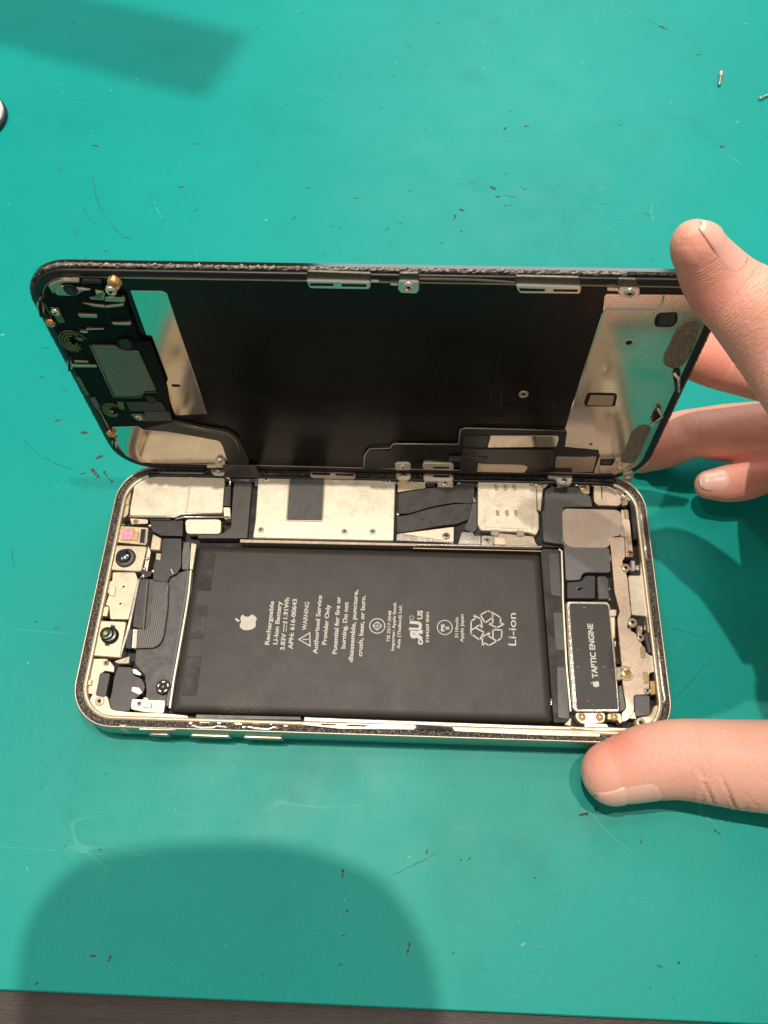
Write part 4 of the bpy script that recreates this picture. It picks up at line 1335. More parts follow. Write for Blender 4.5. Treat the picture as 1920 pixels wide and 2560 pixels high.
lug = plate('screw_lug', [(81.41,73.99),(85.76,73.93),(85.77,71.17),(85.30,70.39),(81.87,70.48),(81.35,71.28)], 1.2, 2.2, M.chrome, glass, DISP, r=.7, bev=.25)
q = [(83.53,72.45)][0]
screw(q[0], q[1], 2.1, 1.25, M.chrome, lug, DISP)
lug = plate('screw_lug', [(127.04,73.02),(131.36,72.96),(131.91,70.81),(131.48,70.15),(128.45,70.24),(127.40,71.11)], 1.2, 2.2, M.chrome, glass, DISP, r=.7, bev=.25)
q = [(129.53,71.72)][0]
screw(q[0], q[1], 2.1, 1.25, M.chrome, lug, DISP)
plate('edge_bar', [(75.66,73.65),(77.38,73.53),(77.31,72.90),(75.64,72.94)], 1.2, 1.8, M.chrome, glass, DISP, r=.2)
plate('edge_bar', [(79.73,72.79),(81.30,72.75),(81.31,72.19),(79.72,72.23)], 1.2, 1.8, M.chrome, glass, DISP, r=.2)
plate('edge_bar', [(124.80,72.59),(127.12,72.49),(127.24,71.73),(124.98,71.80)], 1.2, 1.8, M.chrome, glass, DISP, r=.2)
plate('edge_bar', [(85.74,74.39),(98.30,74.27),(105.67,73.73),(105.73,73.25),(98.35,73.68),(85.76,73.69)], 1.1, 1.55, M.tan, glass, DISP, r=.1)

# ---- earpiece and sensor block at the display's left end
ear = plate('earpiece_assembly', [(5.19,69.38),(7.33,71.68),(10.62,72.96),(13.29,72.61),(13.34,71.40),(17.84,71.30),(18.46,70.29),(20.67,69.31),(22.08,67.67),(21.83,65.54),(21.71,62.04),(21.73,57.49),(21.53,55.61),(22.85,51.79),(23.14,43.67),(23.46,37.17),(22.47,30.24),(22.08,24.77),(21.85,23.83),(12.76,20.33),(11.93,21.58),(4.31,20.98),(3.93,22.87),(3.79,31.37),(2.69,34.80),(2.39,40.35),(2.51,48.73),(3.13,56.53),(3.53,62.48),(3.57,66.82)], 1.0, 2.2, M.blackgreen, glass, DISP, r=.5, bev=.15)
spk = plate('earpiece_mesh', [(9.90,53.28),(15.78,53.16),(16.62,51.86),(20.62,51.73),(21.11,37.34),(18.12,37.07),(16.29,35.09),(9.83,34.70)], 2.0, 2.9, M.mesh, ear, DISP, r=.5, bev=.2)
bm = bmesh.new()
add_tube(bm, [(x, y, 2.6) for x, y in [(9.60,53.25),(9.32,34.16),(16.24,34.39),(17.72,36.42),(21.09,36.70)]], .14)
add_tube(bm, [(x, y, 2.4) for x, y in [(10.62,51.88),(20.18,51.76),(20.98,52.17)]], .12)
emit('mesh_rim', bm, M.mesh, ear, DISP)
plate('earpiece_body', [(16.54,55.40),(18.65,55.69),(20.21,55.26),(20.44,54.31),(24.02,54.41),(24.03,39.01),(21.89,35.59),(19.49,32.06),(17.31,32.28),(17.04,34.00),(15.92,33.97),(18.04,36.31),(21.07,36.69),(20.88,51.65),(16.53,51.78)], 2.0, 2.7, M.blackgreen, ear, DISP, r=.6, bev=.2)
plate('earpiece_pad', [(16.65,55.01),(19.24,55.79),(19.84,54.38),(19.38,52.43),(17.66,52.14),(16.63,52.69)], 2.4, 2.95, M.black, ear, DISP, r=.8, bev=.2)
plate('earpiece_pad', [(17.66,35.36),(19.82,35.21),(20.10,33.03),(17.80,32.49)], 2.4, 2.95, M.black, ear, DISP, r=.8, bev=.2)
for pts in ([(12.39,66.74),(17.31,66.13),(17.06,65.35),(14.58,65.63)], [(17.27,66.00),(21.58,66.74),(21.42,65.97),(17.10,65.26)], [(10.25,63.35),(14.47,63.32),(14.58,62.89),(14.10,62.21),(10.37,62.29)], [(16.97,60.94),(21.40,60.96),(21.50,60.51),(21.06,60.14),(17.37,60.13)], [(10.59,58.75),(14.81,58.95),(14.69,58.58),(10.47,58.37)], [(2.95,46.48),(8.94,46.50),(8.83,45.62),(2.97,45.54)], [(8.67,58.00),(10.71,57.92),(10.42,57.26),(9.17,57.32)]):
    plate('rib', pts, 2.0, 2.85, M.tan, ear, DISP, r=.3, bev=.15)
top_l = plate('bracket', [(9.35,71.56),(10.82,71.31),(15.58,70.60),(15.28,70.18),(13.43,69.81),(11.56,68.52),(7.91,68.52),(7.15,69.05)], 2.0, 2.7, M.tan, ear, DISP, r=.6, bev=.25)
q = [(11.20,70.39)][0]
bm = bmesh.new()
add_lathe(bm, *q, [(1.6, 2.65), (1.5, 2.8), (1.0, 2.75), (.6, 2.7), (.5, 3.0), (0, 3.05)], 24)
emit('stud', bm, M.black, top_l, DISP)
plate('bracket', [(6.38,71.31),(9.82,73.00),(13.82,72.89),(13.69,72.08),(9.86,72.08),(8.22,69.92),(6.55,68.84),(6.63,69.47)], 1.6, 2.5, M.tan, ear, DISP, r=.8, bev=.2)
plate('pocket', [(14.29,72.90),(18.40,72.66),(18.58,71.78),(13.78,71.88)], 1.6, 2.45, M.black, ear, DISP, r=.5, bev=.1)
plate('gold_pad', [(16.42,70.29),(18.12,69.92),(17.32,68.24),(16.12,68.42)], 2.0, 2.6, M.gold, ear, DISP, r=.2, bev=.1)
plate('bracket', [(14.52,68.38),(17.19,67.81),(18.05,69.92),(18.34,69.43),(17.34,67.48),(14.63,67.75)], 2.0, 2.75, M.tan, ear, DISP, r=.1, bev=.1)
plate('bracket', [(18.03,68.46),(22.11,68.35),(22.17,67.51),(21.70,66.99),(17.50,67.19)], 2.0, 2.7, M.tan, ear, DISP, r=.3, bev=.1)
q = [(20.09,70.64)][0]
screw(q[0], q[1], 3.0, 1.2, M.chrome, ear, DISP)
bm = bmesh.new()
q2 = [(20.98,72.13)][0]
for k in range(4):
    add_tube(bm, [(q2[0] + (1.35 - .08 * k) * cos(t * pi / 8), q2[1] - .2 + (1.35 - .08 * k) * sin(t * pi / 8), 1.5 + k * .42) for t in range(16)], .2, 8, 0, True)
emit('coil_spring', bm, M.gold, ear, DISP)
bm = bmesh.new()
add_lathe(bm, *q2, [(1.1, 1.4), (1.1, 3.0), (0, 3.0)], 20)
emit('screw_post', bm, M.copper, ear, DISP)
lg = plate('sensor_lug', [(4.55,64.86),(6.48,64.65),(6.35,62.36),(6.37,60.34),(4.78,60.07),(4.63,61.87)], 2.0, 2.6, M.olive, ear, DISP, r=.3, bev=.1)
q = [(5.30,63.57)][0]
screw(q[0], q[1], 2.5, .95, M.chrome, lg, DISP)
lg = plate('sensor_lug', [(11.60,27.32),(14.87,27.44),(14.91,24.80),(13.26,24.43),(12.17,25.32)], 2.0, 2.7, M.mesh, ear, DISP, r=.5, bev=.15)
q = [(13.44,26.17)][0]
screw(q[0], q[1], 2.6, .9, M.chrome, lg, DISP)
# flood lamp and proximity sensor nests of curled metal
for cx, cy, n, s in (([(6.06,53.92)][0][0], [(6.06,53.92)][0][1], 5, 1.0), ([(7.32,28.38)][0][0], [(7.32,28.38)][0][1], 4, .8)):
    nest = bmesh.new()
    for k in range(n):
        rr = (3.6 - .7 * k) * s
        a0 = .3 + k * .55
        add_tube(nest, [(cx + rr * cos(a0 + t * .28) * .9, cy + rr * sin(a0 + t * .28), 2.3 + .12 * k) for t in range(15)], .24, 7)
    emit('curled_contact', nest, M.olive, ear, DISP)
plate('sensor_window', [(6.66,55.61),(8.45,55.42),(8.38,54.22),(7.26,54.43)], 2.0, 2.5, M.mesh, ear, DISP, r=.3)
plate('sensor_window', [(1.92,41.69),(3.12,41.51),(3.24,34.69),(2.32,34.37)], 2.0, 2.5, M.olive, ear, DISP, r=.3)
plate('sensor_window', [(5.50,28.61),(7.46,28.20),(6.07,26.21),(5.30,26.79)], 2.0, 2.5, M.chrome, ear, DISP, r=.3)
plate('sensor_window', [(2.96,33.53),(4.38,33.87),(4.45,30.07),(3.10,28.83)], 2.0, 2.6, M.greyfilm, ear, DISP, r=.3)
plate('sensor_window', [(9.47,32.30),(11.17,32.36),(10.57,29.09),(9.33,29.35)], 2.0, 2.6, M.olive, ear, DISP, r=.3)
plate('red_connector', [(3.90,47.82),(7.19,47.71),(7.30,47.00),(3.79,47.00)], 2.0, 2.6, M.copper, ear, DISP, r=.2)
plate('film_cover', [(11.68,32.25),(21.09,32.57),(21.43,28.75),(12.06,28.42)], 2.0, 2.5, M.darkflex, ear, DISP, r=.3)
plate('film_cover', [(15.46,28.36),(21.93,28.46),(21.98,24.80),(14.51,24.22)], 2.0, 2.5, M.slate, ear, DISP, r=.3)
# side clips on the display's left edge
for pts in ([(1.31,65.03),(3.12,67.34),(3.31,67.01),(2.88,63.89),(1.31,61.28),(0.92,62.39)], [(1.26,46.11),(3.24,48.87),(2.96,46.42),(2.85,45.12),(1.13,42.96)], [(2.16,13.94),(3.97,15.89),(3.57,12.64),(2.10,9.82)]):
    clip(pts, [inset(rounded(pts, .2), .55)], mat=M.tan)
for pp in [(2.70,59.73),(3.38,17.85)]:
    bm = bmesh.new()
    add_lathe(bm, *pp, [(1.2, 1.2), (1.2, 2.2), (.9, 2.6), (.4, 2.9), (0, 2.95)], 20)
    emit('stud', bm, M.copper, glass, DISP, smooth=True)
# lower left mirror plate and the flex that leaves the block
plate('shield_plate', [(4.15,20.31),(11.59,20.72),(12.69,19.02),(19.65,18.44),(32.95,15.39),(32.90,4.26),(7.10,3.31),(3.92,6.79),(3.34,13.03)], 1.0, 1.5, M.mirror, glass, DISP, r=.5, bev=.1)
cf = plate('sensor_cable', [(12.76,20.33),(14.87,23.77),(22.67,24.05),(27.97,21.86),(35.41,20.09),(37.72,17.71),(38.34,14.42),(39.18,4.67),(32.93,4.04),(33.28,10.80),(32.65,15.53),(26.22,17.40),(19.91,19.12)], 1.2, 2.0, M.flexh, glass, DISP, r=1.0)
bm = bmesh.new()
for off in (0, 1):
    add_tube(bm, [(x, y - .9 * off, 2.02) for x, y in [(22.55,23.55),(27.91,21.54),(35.29,19.44),(36.99,16.89),(37.59,12.35)]], .08, 6)
emit('conductor', bm, M.tan, cf, DISP)
# cable crossing the hinge gap on the left
def bridge(name, sp, bp_, w0, w1, mat, sag=1.2, n=14, th=.25):
    """flat cable from a display point to a body point, bowing downward"""
    A = (DISP @ Vector((sp[0], sp[1], 2.2)))
    B = (BODY @ Vector((bp_[0], bp_[1], -1.6)))
    P0 = A
    P1 = A + (DISP.to_3x3() @ Vector((0, -2.0, .3)))
    P2 = B + Vector((0, 2.5, -.2))
    P3 = B
    pts, ws = [], []
    for i in range(n + 1):
        t = i / n
        q = P0 * (1 - t) ** 3 + P1 * 3 * t * (1 - t) ** 2 + P2 * 3 * t * t * (1 - t) + P3 * t ** 3
        pts.append(q)
        ws.append(Vector((w0 * (1 - t) + w1 * t, 0, 0)))
    bm = bmesh.new()
    add_ribbon(bm, pts, ws, th)
    return emit(name, bm, mat, root, Matrix.Identity(4))


bridge('hinge_cable', [(36.09,4.54)][0], [(36.28,71.37)][0], 9.5, 10.5, M.flexv)
bridge('hinge_cable', [(100.67,11.49)][0], [(101.02,74.62)][0], 10.5, 10.5, M.darkflex)
# lower middle of the display: raised cable carrier with a pale outline
cc = plate('cable_carrier', [(71.16,3.19),(71.62,10.00),(73.11,12.47),(79.07,12.72),(80.67,15.48),(97.70,16.48),(97.90,22.62),(102.79,23.43),(124.91,22.70),(126.17,15.62),(135.67,14.53),(136.09,4.19),(104.05,2.83),(88.56,9.35),(80.64,3.97)], 1.1, 1.75, M.black, glass, DISP, r=.5, bev=.1)
bm = bmesh.new()
add_tube(bm, [(x, y, 1.8) for x, y in [(71.60,3.72),(72.13,10.51),(73.46,13.31),(79.09,13.87),(80.16,15.93),(81.06,15.96),(97.62,16.42),(97.72,23.06),(99.04,23.61),(103.25,23.73),(124.81,23.49)]], .2)
emit('carrier_rim', bm, M.tan, cc, DISP)
plate('window_plate', [(105.79,20.78),(123.44,21.33),(123.89,20.26),(123.88,16.47),(105.43,15.40)], 1.5, 2.0, M.mirror, cc, DISP, r=.4, bev=.1)
plate('ribbon_fold', [(99.24,20.20),(105.43,20.65),(105.32,15.19),(102.01,14.39),(98.81,15.38)], 1.5, 1.9, M.flexh, cc, DISP, r=.8)
plate('ribbon_fold', [(103.51,15.01),(123.69,15.15),(124.40,7.83),(122.32,5.83),(117.52,7.53),(103.60,7.89),(102.81,12.50)], 1.5, 2.2, M.flexh, cc, DISP, r=.8)
plate('ribbon_fold', [(98.83,14.96),(103.38,14.92),(103.46,3.21),(98.85,3.01)], 1.5, 2.3, M.darkflex, cc, DISP, r=.4)
plate('ribbon_end', [(103.53,8.65),(105.17,8.24),(116.91,8.04),(117.57,7.11),(116.87,4.44),(103.50,4.34)], 1.8, 2.5, M.tan, cc, DISP, r=.4)
plate('ribbon_end', [(124.52,11.79),(131.57,11.85),(135.40,12.31),(135.81,5.28),(130.29,4.73),(129.62,6.86),(125.09,6.91)], 1.5, 2.2, M.tan, cc, DISP, r=.3)
# lower edge lugs and slotted clips shared by display and frame
lug = plate('screw_lug', [(26.68,3.70),(28.97,3.65),(29.51,5.99),(30.43,6.89),(32.04,6.67),(32.42,5.61),(31.86,3.04),(26.42,2.44)], 1.2, 2.3, M.pale, glass, DISP, r=.7, bev=.2)
q = [(30.94,6.41)][0]
screw(q[0], q[1], 2.25, .8, M.chrome, lug, DISP)
lug = plate('frame_lug', [(26.65,75.17),(30.93,75.50),(31.13,73.34),(30.38,72.60),(27.84,72.69),(27.06,73.73)], -1.2, .2, M.pale, root, r=.7, bev=.2)
q = [(28.97,74.35)][0]
screw(q[0], q[1], .15, .8, M.chrome, lug)
lug = plate('screw_lug', [(80.54,6.84),(81.15,7.46),(84.35,7.60),(84.93,6.73),(84.97,3.90),(80.53,3.71)], 1.2, 2.3, M.pale, glass, DISP, r=.7, bev=.25)
q = [(82.67,5.74)][0]
screw(q[0], q[1], 2.2, .9, M.chrome, lug, DISP)
lug = plate('frame_lug', [(80.42,75.09),(84.71,75.18),(84.76,72.95),(84.19,72.31),(81.19,72.32),(80.55,73.14)], -1.2, .25, M.pale, root, r=.7, bev=.25)
q = [(82.61,73.58)][0]
screw(q[0], q[1], .15, .9, M.chrome, lug)
clip([(88.30,7.02),(88.88,7.82),(96.26,7.77),(96.91,6.97),(97.05,4.70),(96.46,4.31),(88.82,4.22),(88.35,5.05)], [[(91.23,6.13),(95.74,6.21),(95.72,5.36),(91.26,5.29)]], mat=M.pale)
clip([(88.33,73.84),(88.97,74.41),(96.38,74.41),(96.96,73.82),(96.92,72.64),(96.20,72.03),(89.01,71.96),(88.41,72.58)], [[(91.15,73.82),(95.86,73.84),(95.76,73.13),(91.16,73.11)]], BODY, -1.2, .3, M.pale, root)
clip([(55.68,74.44),(69.10,74.32),(69.07,72.84),(68.51,72.40),(56.55,72.30),(55.88,72.84)], [[(56.35,73.97),(61.65,73.88),(61.63,73.12),(56.48,73.18)], [(63.05,73.79),(68.43,73.74),(68.37,72.95),(63.09,73.08)]], BODY, -1.2, .35, M.tan, root)
cr = clip([(123.77,75.76),(125.78,75.74),(125.98,76.64),(127.43,76.90),(130.28,76.73),(130.74,75.90),(130.41,72.43),(129.65,71.60),(127.09,71.61),(126.06,72.34),(125.93,73.49),(123.66,73.77)], [], BODY, -1, .6, M.pale, root)
q = [(128.20,72.60),(127.28,75.05),(129.29,75.26)]
screw(q[0][0], q[0][1], .5, .9, M.chrome, cr)
bm = bmesh.new()
for c in (q[1], q[2]):
    add_tube(bm, [(c[0] + .6 * cos(t * pi / 5), c[1] + .5 * sin(t * pi / 5), .62) for t in range(10)], .12, 6, 0, True)
emit('stamped_ring', bm, M.copper, cr)
# hooks at the display's right edge
for pts in ([(145.86,47.40),(147.28,47.69),(147.58,46.69),(147.31,45.91),(148.68,42.82),(148.79,40.96),(147.86,41.19),(147.40,43.31),(146.44,44.85)], [(145.84,34.20),(146.60,33.37),(147.44,31.66),(147.74,29.31),(146.99,28.09),(145.90,28.05),(145.64,31.01),(146.11,31.91)]):
    o = plate('hook_spring', pts, 1.4, 2.6, M.black, glass, DISP, r=.3, bev=.2)
    bm = bmesh.new()
    a, b, c = pts[0], pts[len(pts) // 3], pts[len(pts) // 2 + 1]
    add_tube(bm, [(a[0], a[1], 2.6), (b[0], b[1], 2.9), (c[0], c[1], 2.6)], .35)
    emit('spring_tongue', bm, M.chrome, o, DISP)
corner = plate('corner_screw_lug', [(144.35,4.25),(146.78,5.80),(147.64,3.67),(147.74,0.34),(145.63,0.62)], 1.0, 2.2, M.cream, glass, DISP, r=.6, bev=.2)
q = [(146.27,2.58)][0]
screw(q[0], q[1], 2.1, .9, M.chrome, corner, DISP)

# dark little parts filling the trough round the board
bm = bmesh.new()
for (x0, x1, y) in ((24, 60, 72.2), (60, 98, 72.3), (98, 140, 72.3)):
    for k in range(26):
        x = random.uniform(x0, x1)
        w = random.uniform(.4, 1.6)
        add_box(bm, x, y + random.uniform(-.7, .7), -2.5, random.uniform(-1.6, -.8), w, random.uniform(.3, .7), 0, random.choice((0, 0, 1, 2, 3)))
t = emit('surface_component', bm, [M.black, M.tan, M.chrome, M.creamdark], board)
t['kind'] = 'stuff'
bm = bmesh.new()
for k in range(70):
    x = random.uniform(122, 145)
    y = random.uniform(4, 71)
    if 124 < x < 137 and 8 < y < 60:
        continue
    add_box(bm, x, y, -4.4, random.uniform(-3.2, -2), random.uniform(.5, 2), random.uniform(.5, 2), random.uniform(-.2, .2), random.choice((0, 1, 2, 3)))
t = emit('surface_component', bm, [M.black, M.tan, M.chrome, M.creamdark], root)
t['kind'] = 'stuff'

# ------------------------------------------------------------------ hands
CAMV = Vector((CAM_MM[0], CAM_MM[1], CAM_MM[2]))


def catmull(P, t):
    n = len(P)
    i = min(int(t), n - 2)
    u = t - i
    p0, p1, p2, p3 = P[max(i - 1, 0)], P[i], P[i + 1], P[min(i + 2, n - 1)]
    return tuple(.5 * ((2 * b) + (-a + c) * u + (2 * a - 5 * b + 4 * c - d) * u * u + (-a + 3 * b - 3 * c + d) * u ** 3) for a, b, c, d in zip(p0, p1, p2, p3))


class Digit:
    """tapering finger: control points (x, y, z, r) tip first, flat = depth/width"""

    def __init__(s, pts, up, flat=.92, cap=.9):
        s.P = pts
        s.up = Vector(up).normalized()
        s.flat = flat
        s.cap = cap
        s.n = len(pts) - 1

    def at(s, t):
        c = catmull(s.P, max(0, min(s.n - 1e-6, t)))
        return Vector(c[:3]), c[3]

    def frame(s, t):
        a, r = s.at(t)
        b, _ = s.at(min(t + .05, s.n - .001))
        c, _ = s.at(max(t - .05, 0))
        T = (b - c).normalized()
        N = T.cross(s.up).normalized()
        U = N.cross(T).normalized()
        return a, r, T, N, U

    def surf(s, t, th, off=0):
        """th = 0 faces up, +90 deg faces the N side"""
        a, r, T, N, U = s.frame(max(t, 0.001))
        if t < 0:
            k = min(1, -t)
            a = a - T * r * s.cap * sin(k * pi / 2)
            r = r * cos(k * pi / 2)
        return a + N * sin(th) * (r + off) + U * cos(th) * (r * s.flat + off)

    def mesh(s, bm, seg=26, per=10):
        rings = []
        K = s.n * per
        a, r, T, N, U = s.frame(0.001)
        # rounded tip
        for k in range(1, 7):
            ph = k / 7 * pi / 2
            rr = r * sin(ph)
            o = a - T * r * s.cap * cos(ph)
            rings.append([o + N * sin(2 * pi * j / seg) * rr + U * cos(2 * pi * j / seg) * rr * s.flat for j in range(seg)])
        for k in range(K + 1):
            t = s.n * k / K
            rings.append([s.surf(t, 2 * pi * j / seg) for j in range(seg)])
        tip = bm.verts.new(a - T * r * s.cap)
        V = [[bm.verts.new(p) for p in rg] for rg in rings]
        for A, B in zip(V, V[1:]):
            for j in range(seg):
                bm.faces.new((A[j], A[(j + 1) % seg], B[(j + 1) % seg], B[j]))
        for j in range(seg):
            bm.faces.new((tip, V[0][(j + 1) % seg], V[0][j]))
        bm.faces.new(list(reversed(V[-1])))


def build_hand(name, digits, creases, flush, ridge, label, voxel=.00055):
    bm = bmesh.new()
    for d in digits:
        d.mesh(bm)
    bmesh.ops.recalc_face_normals(bm, faces=bm.faces)
    o = emit(name + '_raw', bm, M.skin)
    md = o.modifiers.new('r', 'REMESH')
    md.mode = 'VOXEL'
    md.voxel_size = voxel
    sm = o.modifiers.new('s', 'SMOOTH')
    sm.factor = .5
    sm.iterations = 16
    bpy.context.view_layer.update()
    me = bpy.data.meshes.new_from_object(o.evaluated_get(bpy.context.evaluated_depsgraph_get()))
    bpy.data.objects.remove(o)
    # creases: list of (digit, t0, th0, t1, th1, bow, width, depth)
    segs = []
    for d, t0, h0, t1, h1, bow, wd, dp in creases:
        for k in range(41):
            u = k / 40
            t = t0 + (t1 - t0) * u + bow * sin(pi * u)
            p = (BODY @ digits[d].surf(t, radians(h0 + (h1 - h0) * u))) * MM
            segs.append((p, wd * MM, dp * MM * min(1, 4 * min(u, 1 - u) + .15)))
    from mathutils.kdtree import KDTree
    kd = KDTree(max(1, len(segs)))
    for i, sgm in enumerate(segs):
        kd.insert(sgm[0], i)
    kd.balance()
    # digit axis samples for colour and ridge coordinates
    ax = []
    for di, d in enumerate(digits):
        s_ = 0
        prev = None
        for k in range(d.n * 12 + 1):
            a, r = d.at(k / 12)
            p = (BODY @ a) * MM
            if prev is not None:
                s_ += (p - prev).length
            prev = p
            ax.append((p, di, k / 12, s_ * 1000))
    kx = KDTree(len(ax))
    for i, x in enumerate(ax):
        kx.insert(x[0], i)
    kx.balance()
    af = me.attributes.new('flush', 'FLOAT', 'POINT')
    aa = me.attributes.new('arc', 'FLOAT', 'POINT')
    ar = me.attributes.new('ridge', 'FLOAT', 'POINT')
    nrm = [v.normal.copy() for v in me.vertices]
    for v in me.vertices:
        (_, i, dist) = kx.find(v.co)
        p, di, t, s_ = ax[i]
        f = flush(di, t, v.co, nrm[v.index], (v.co - p).normalized())
        af.data[v.index].value = max(0, min(1, f))
        aa.data[v.index].value = s_
        ar.data[v.index].value = ridge(di, t)
    if segs:
        for v in me.vertices:
            (_, i, dist) = kd.find(v.co)
            p, wd, dp = segs[i]
            if dist < wd * 5:
                g = math.exp(-(dist / wd) ** 2)
                puff = math.exp(-((dist - wd * 2) / wd) ** 2) * .35
                v.co = v.co - nrm[v.index] * dp * (g - puff)
    for p in me.polygons:
        p.use_smooth = True
    me.materials.clear()
    me.materials.append(M.skin)
    h = bpy.data.objects.new(name, me)
    col.objects.link(h)
    tag(h, label, 'hand')
    return h


def nail(parent, d, t0, t1, th, half, lift=.12, taper=.85, thick=.35, tipround=.35):
    """curved plate hugging the digit between t0 (free edge) and t1 (root), centred on angle th"""
    bm = bmesh.new()
    nu, nv = 20, 16
    grid = []
    for i in range(nu + 1):
        u = i / nu
        t = t0 + (t1 - t0) * u
        # outline: round at both ends
        w = 1.0
        if u < tipround:
            w = math.sqrt(max(0, 1 - ((tipround - u) / tipround) ** 2)) * .55 + .45 if u > 0 else .45
        if u > .7:
            w = math.sqrt(max(0, 1 - ((u - .7) / .31) ** 2))
        w *= taper + (1 - taper) * (1 - abs(u - .45))
        row = []
        for j in range(nv + 1):
            v = -1 + 2 * j / nv
            lf = lift + (.25 * (1 - u) if u < .3 else 0) - .25 * abs(v) ** 4 - (.18 if u > .93 else 0)
            row.append(d.surf(t, radians(th + half * w * v), lf))
        grid.append(row)
    V = [[bm.verts.new(p) for p in row] for row in grid]
    cen = [d.at(t0 + (t1 - t0) * i / nu)[0] for i in range(nu + 1)]
    Wd = [[bm.verts.new(p + (cen[i] - p).normalized() * thick) for p in row] for i, row in enumerate(grid)]
    for G in (V, Wd):
        for i in range(nu):
            for j in range(nv):
                bm.faces.new((G[i][j], G[i + 1][j], G[i + 1][j + 1], G[i][j + 1])).smooth = True
    for i in range(nu):
        for j in (0, nv):
            bm.faces.new((V[i][j], V[i + 1][j], Wd[i + 1][j], Wd[i][j]))
    for j in range(nv):
        for i in (0, nu):
            bm.faces.new((V[i][j], V[i][j + 1], Wd[i][j + 1], Wd[i][j]))
    bmesh.ops.remove_doubles(bm, verts=bm.verts, dist=1e-4)
    bm.faces.ensure_lookup_table()
    for f in bm.faces:
        c = f.calc_center_median()
        if min((c - grid[0][j]).length for j in range(nv + 1)) < .75:
            f.material_index = 1
    return emit('fingernail', bm, [M.nail, M.nailedge], parent)


# upper hand: thumb over the screen's corner, three fingers behind it
upv = (0, -.35, .93)
thumb = Digit([(136.99,70.00,90.04,4.92),(140.71,69.00,85.70,6.21),(144.16,67.00,83.28,6.93),(147.52,64.00,82.36,7.57),(153.81,58.00,78.11,7.91),(159.53,50.00,76.37,9.11),(165.08,42.00,77.41,11.36)], (-.30, -.67, .69), .95, 1.42)
index = Digit([(148.61,86.00,42.85,5.04),(152.98,86.00,41.09,6.05),(159.80,86.00,37.93,6.52),(168.70,86.00,34.88,6.80),(178.79,86.00,31.78,7.28),(190.41,84.00,31.40,8.05),(205.97,80.00,27.93,12.11)], upv, .95)
middle = Digit([(151.73,84.00,-4.03,5.40),(155.55,85.00,-0.62,6.96),(161.28,86.00,3.58,7.31),(164.53,86.00,5.78,6.90),(171.69,86.00,6.00,8.01),(180.30,86.00,6.66,8.54),(189.92,85.00,9.52,8.63),(199.47,82.00,15.43,9.64),(213.79,80.00,17.00,13.21)], upv, .95)
ring = Digit([(167.35,71.08,2.50,4.11),(172.34,71.57,2.50,5.22),(177.42,72.57,2.50,5.56),(183.05,74.71,3.00,5.57),(191.59,78.09,5.00,6.22),(202.89,81.66,8.00,8.82),(217.37,79.45,12.00,13.46)], upv, .95)
palm = Digit([(166, 30, 98, 15), (172, 38, 92, 22), (180, 50, 82, 27), (190, 54, 62, 32), (196, 70, 46, 32), (208, 84, 38, 27), (212, 92, 20, 22)], (1, 0, .3), .85, .8)
arm = Digit([(192, 62, 66, 24), (220, 62, 76, 27), (270, 60, 90, 27), (340, 55, 104, 30), (430, 50, 118, 34)], upv, .8, .8)


def fl_up(di, t, co, n, rad):
    if di == 0:
        side = rad.dot(Vector((-.75, -.45, .1)))
        return .30 + .45 * math.exp(-((t - 1.2) / 1.5) ** 2) * max(0, side + .35) + .15 * side
    if di == 3:
        return .75
    return .45 + (.35 if t < 2 else .1)


hand1 = build_hand('hand', [thumb, index, middle, ring, palm, arm],
                   [(2, 3.0, -60, 3.05, 60, .05, .3, .3), (2, 6.0, -60, 6.0, 60, .1, .3, .3), (0, 3.6, 60, 3.9, 120, .0, .3, .2)],
                   fl_up, lambda di, t: (1 if t < 5.5 else .3) if di == 0 else .4,
                   'upper hand gripping the right end of the raised screen between thumb and fingers')
nail(hand1, thumb, -.66, 1.15, -62, 40, .14, thick=.35)
nail(hand1, ring, -.7, .9, -15, 50, .10)

# lower hand: thumb pressing on the phone's near right corner
lt = Digit([(134.47,-6.48,-0.10,7.44),(138.74,-5.21,0.30,8.30),(143.03,-4.01,0.60,8.88),(149.61,-3.13,1.00,9.34),(156.02,-3.36,1.40,9.78),(164.09,-4.02,2.00,10.38),(172.84,-4.54,3.00,10.86),(183.59,-5.58,5.00,11.44),(196.82,-7.35,8.00,13.53)], upv, .9, .99)
lpalm = Digit([(189.32,-8.74,10.00,13.37),(198.41,-9.57,12.00,19.34),(213.99,-10.15,14.00,22.50),(237.06,-11.26,16.00,19.52)], upv, .7)


def fl_lo(di, t, co, n, rad):
    if di == 0:
        return .22 + .65 * math.exp(-((t - .6) / 1.4) ** 2) * max(0, rad.dot(Vector((-.2, .7, .5))) + .25)
    return .3


hand2 = build_hand('hand', [lt, lpalm],
                   [(0, 3.45, 0, 4.35, 80, .05, .32, .75), (0, 4.15, 5, 4.95, 85, .05, .34, .8), (0, 3.4, 30, 3.45, 80, .0, .27, .4),
                    (0, 3.75, 42, 3.9, 85, .05, .26, .4), (0, 4.4, 40, 4.72, 88, .05, .26, .35), (0, 4.98, 45, 5.15, 88, .0, .26, .35), (0, 4.7, 20, 5.4, 60, .05, .24, .2),
                    (0, 3.5, -85, 3.45, -20, .08, .4, .4), (0, 3.3, -50, 3.7, 20, .0, .3, .2)],
                   fl_lo, lambda di, t: .8 if t < 4 else .2,
                   'lower hand pressing its thumb on the near right corner of the phone frame')
nail(hand2, lt, -.62, 2.15, 54, 39, .12, thick=.35)

# ------------------------------------------------------------------ small loose things on the mat
MATF = Matrix.Identity(4)
SK = lambda pts: pts


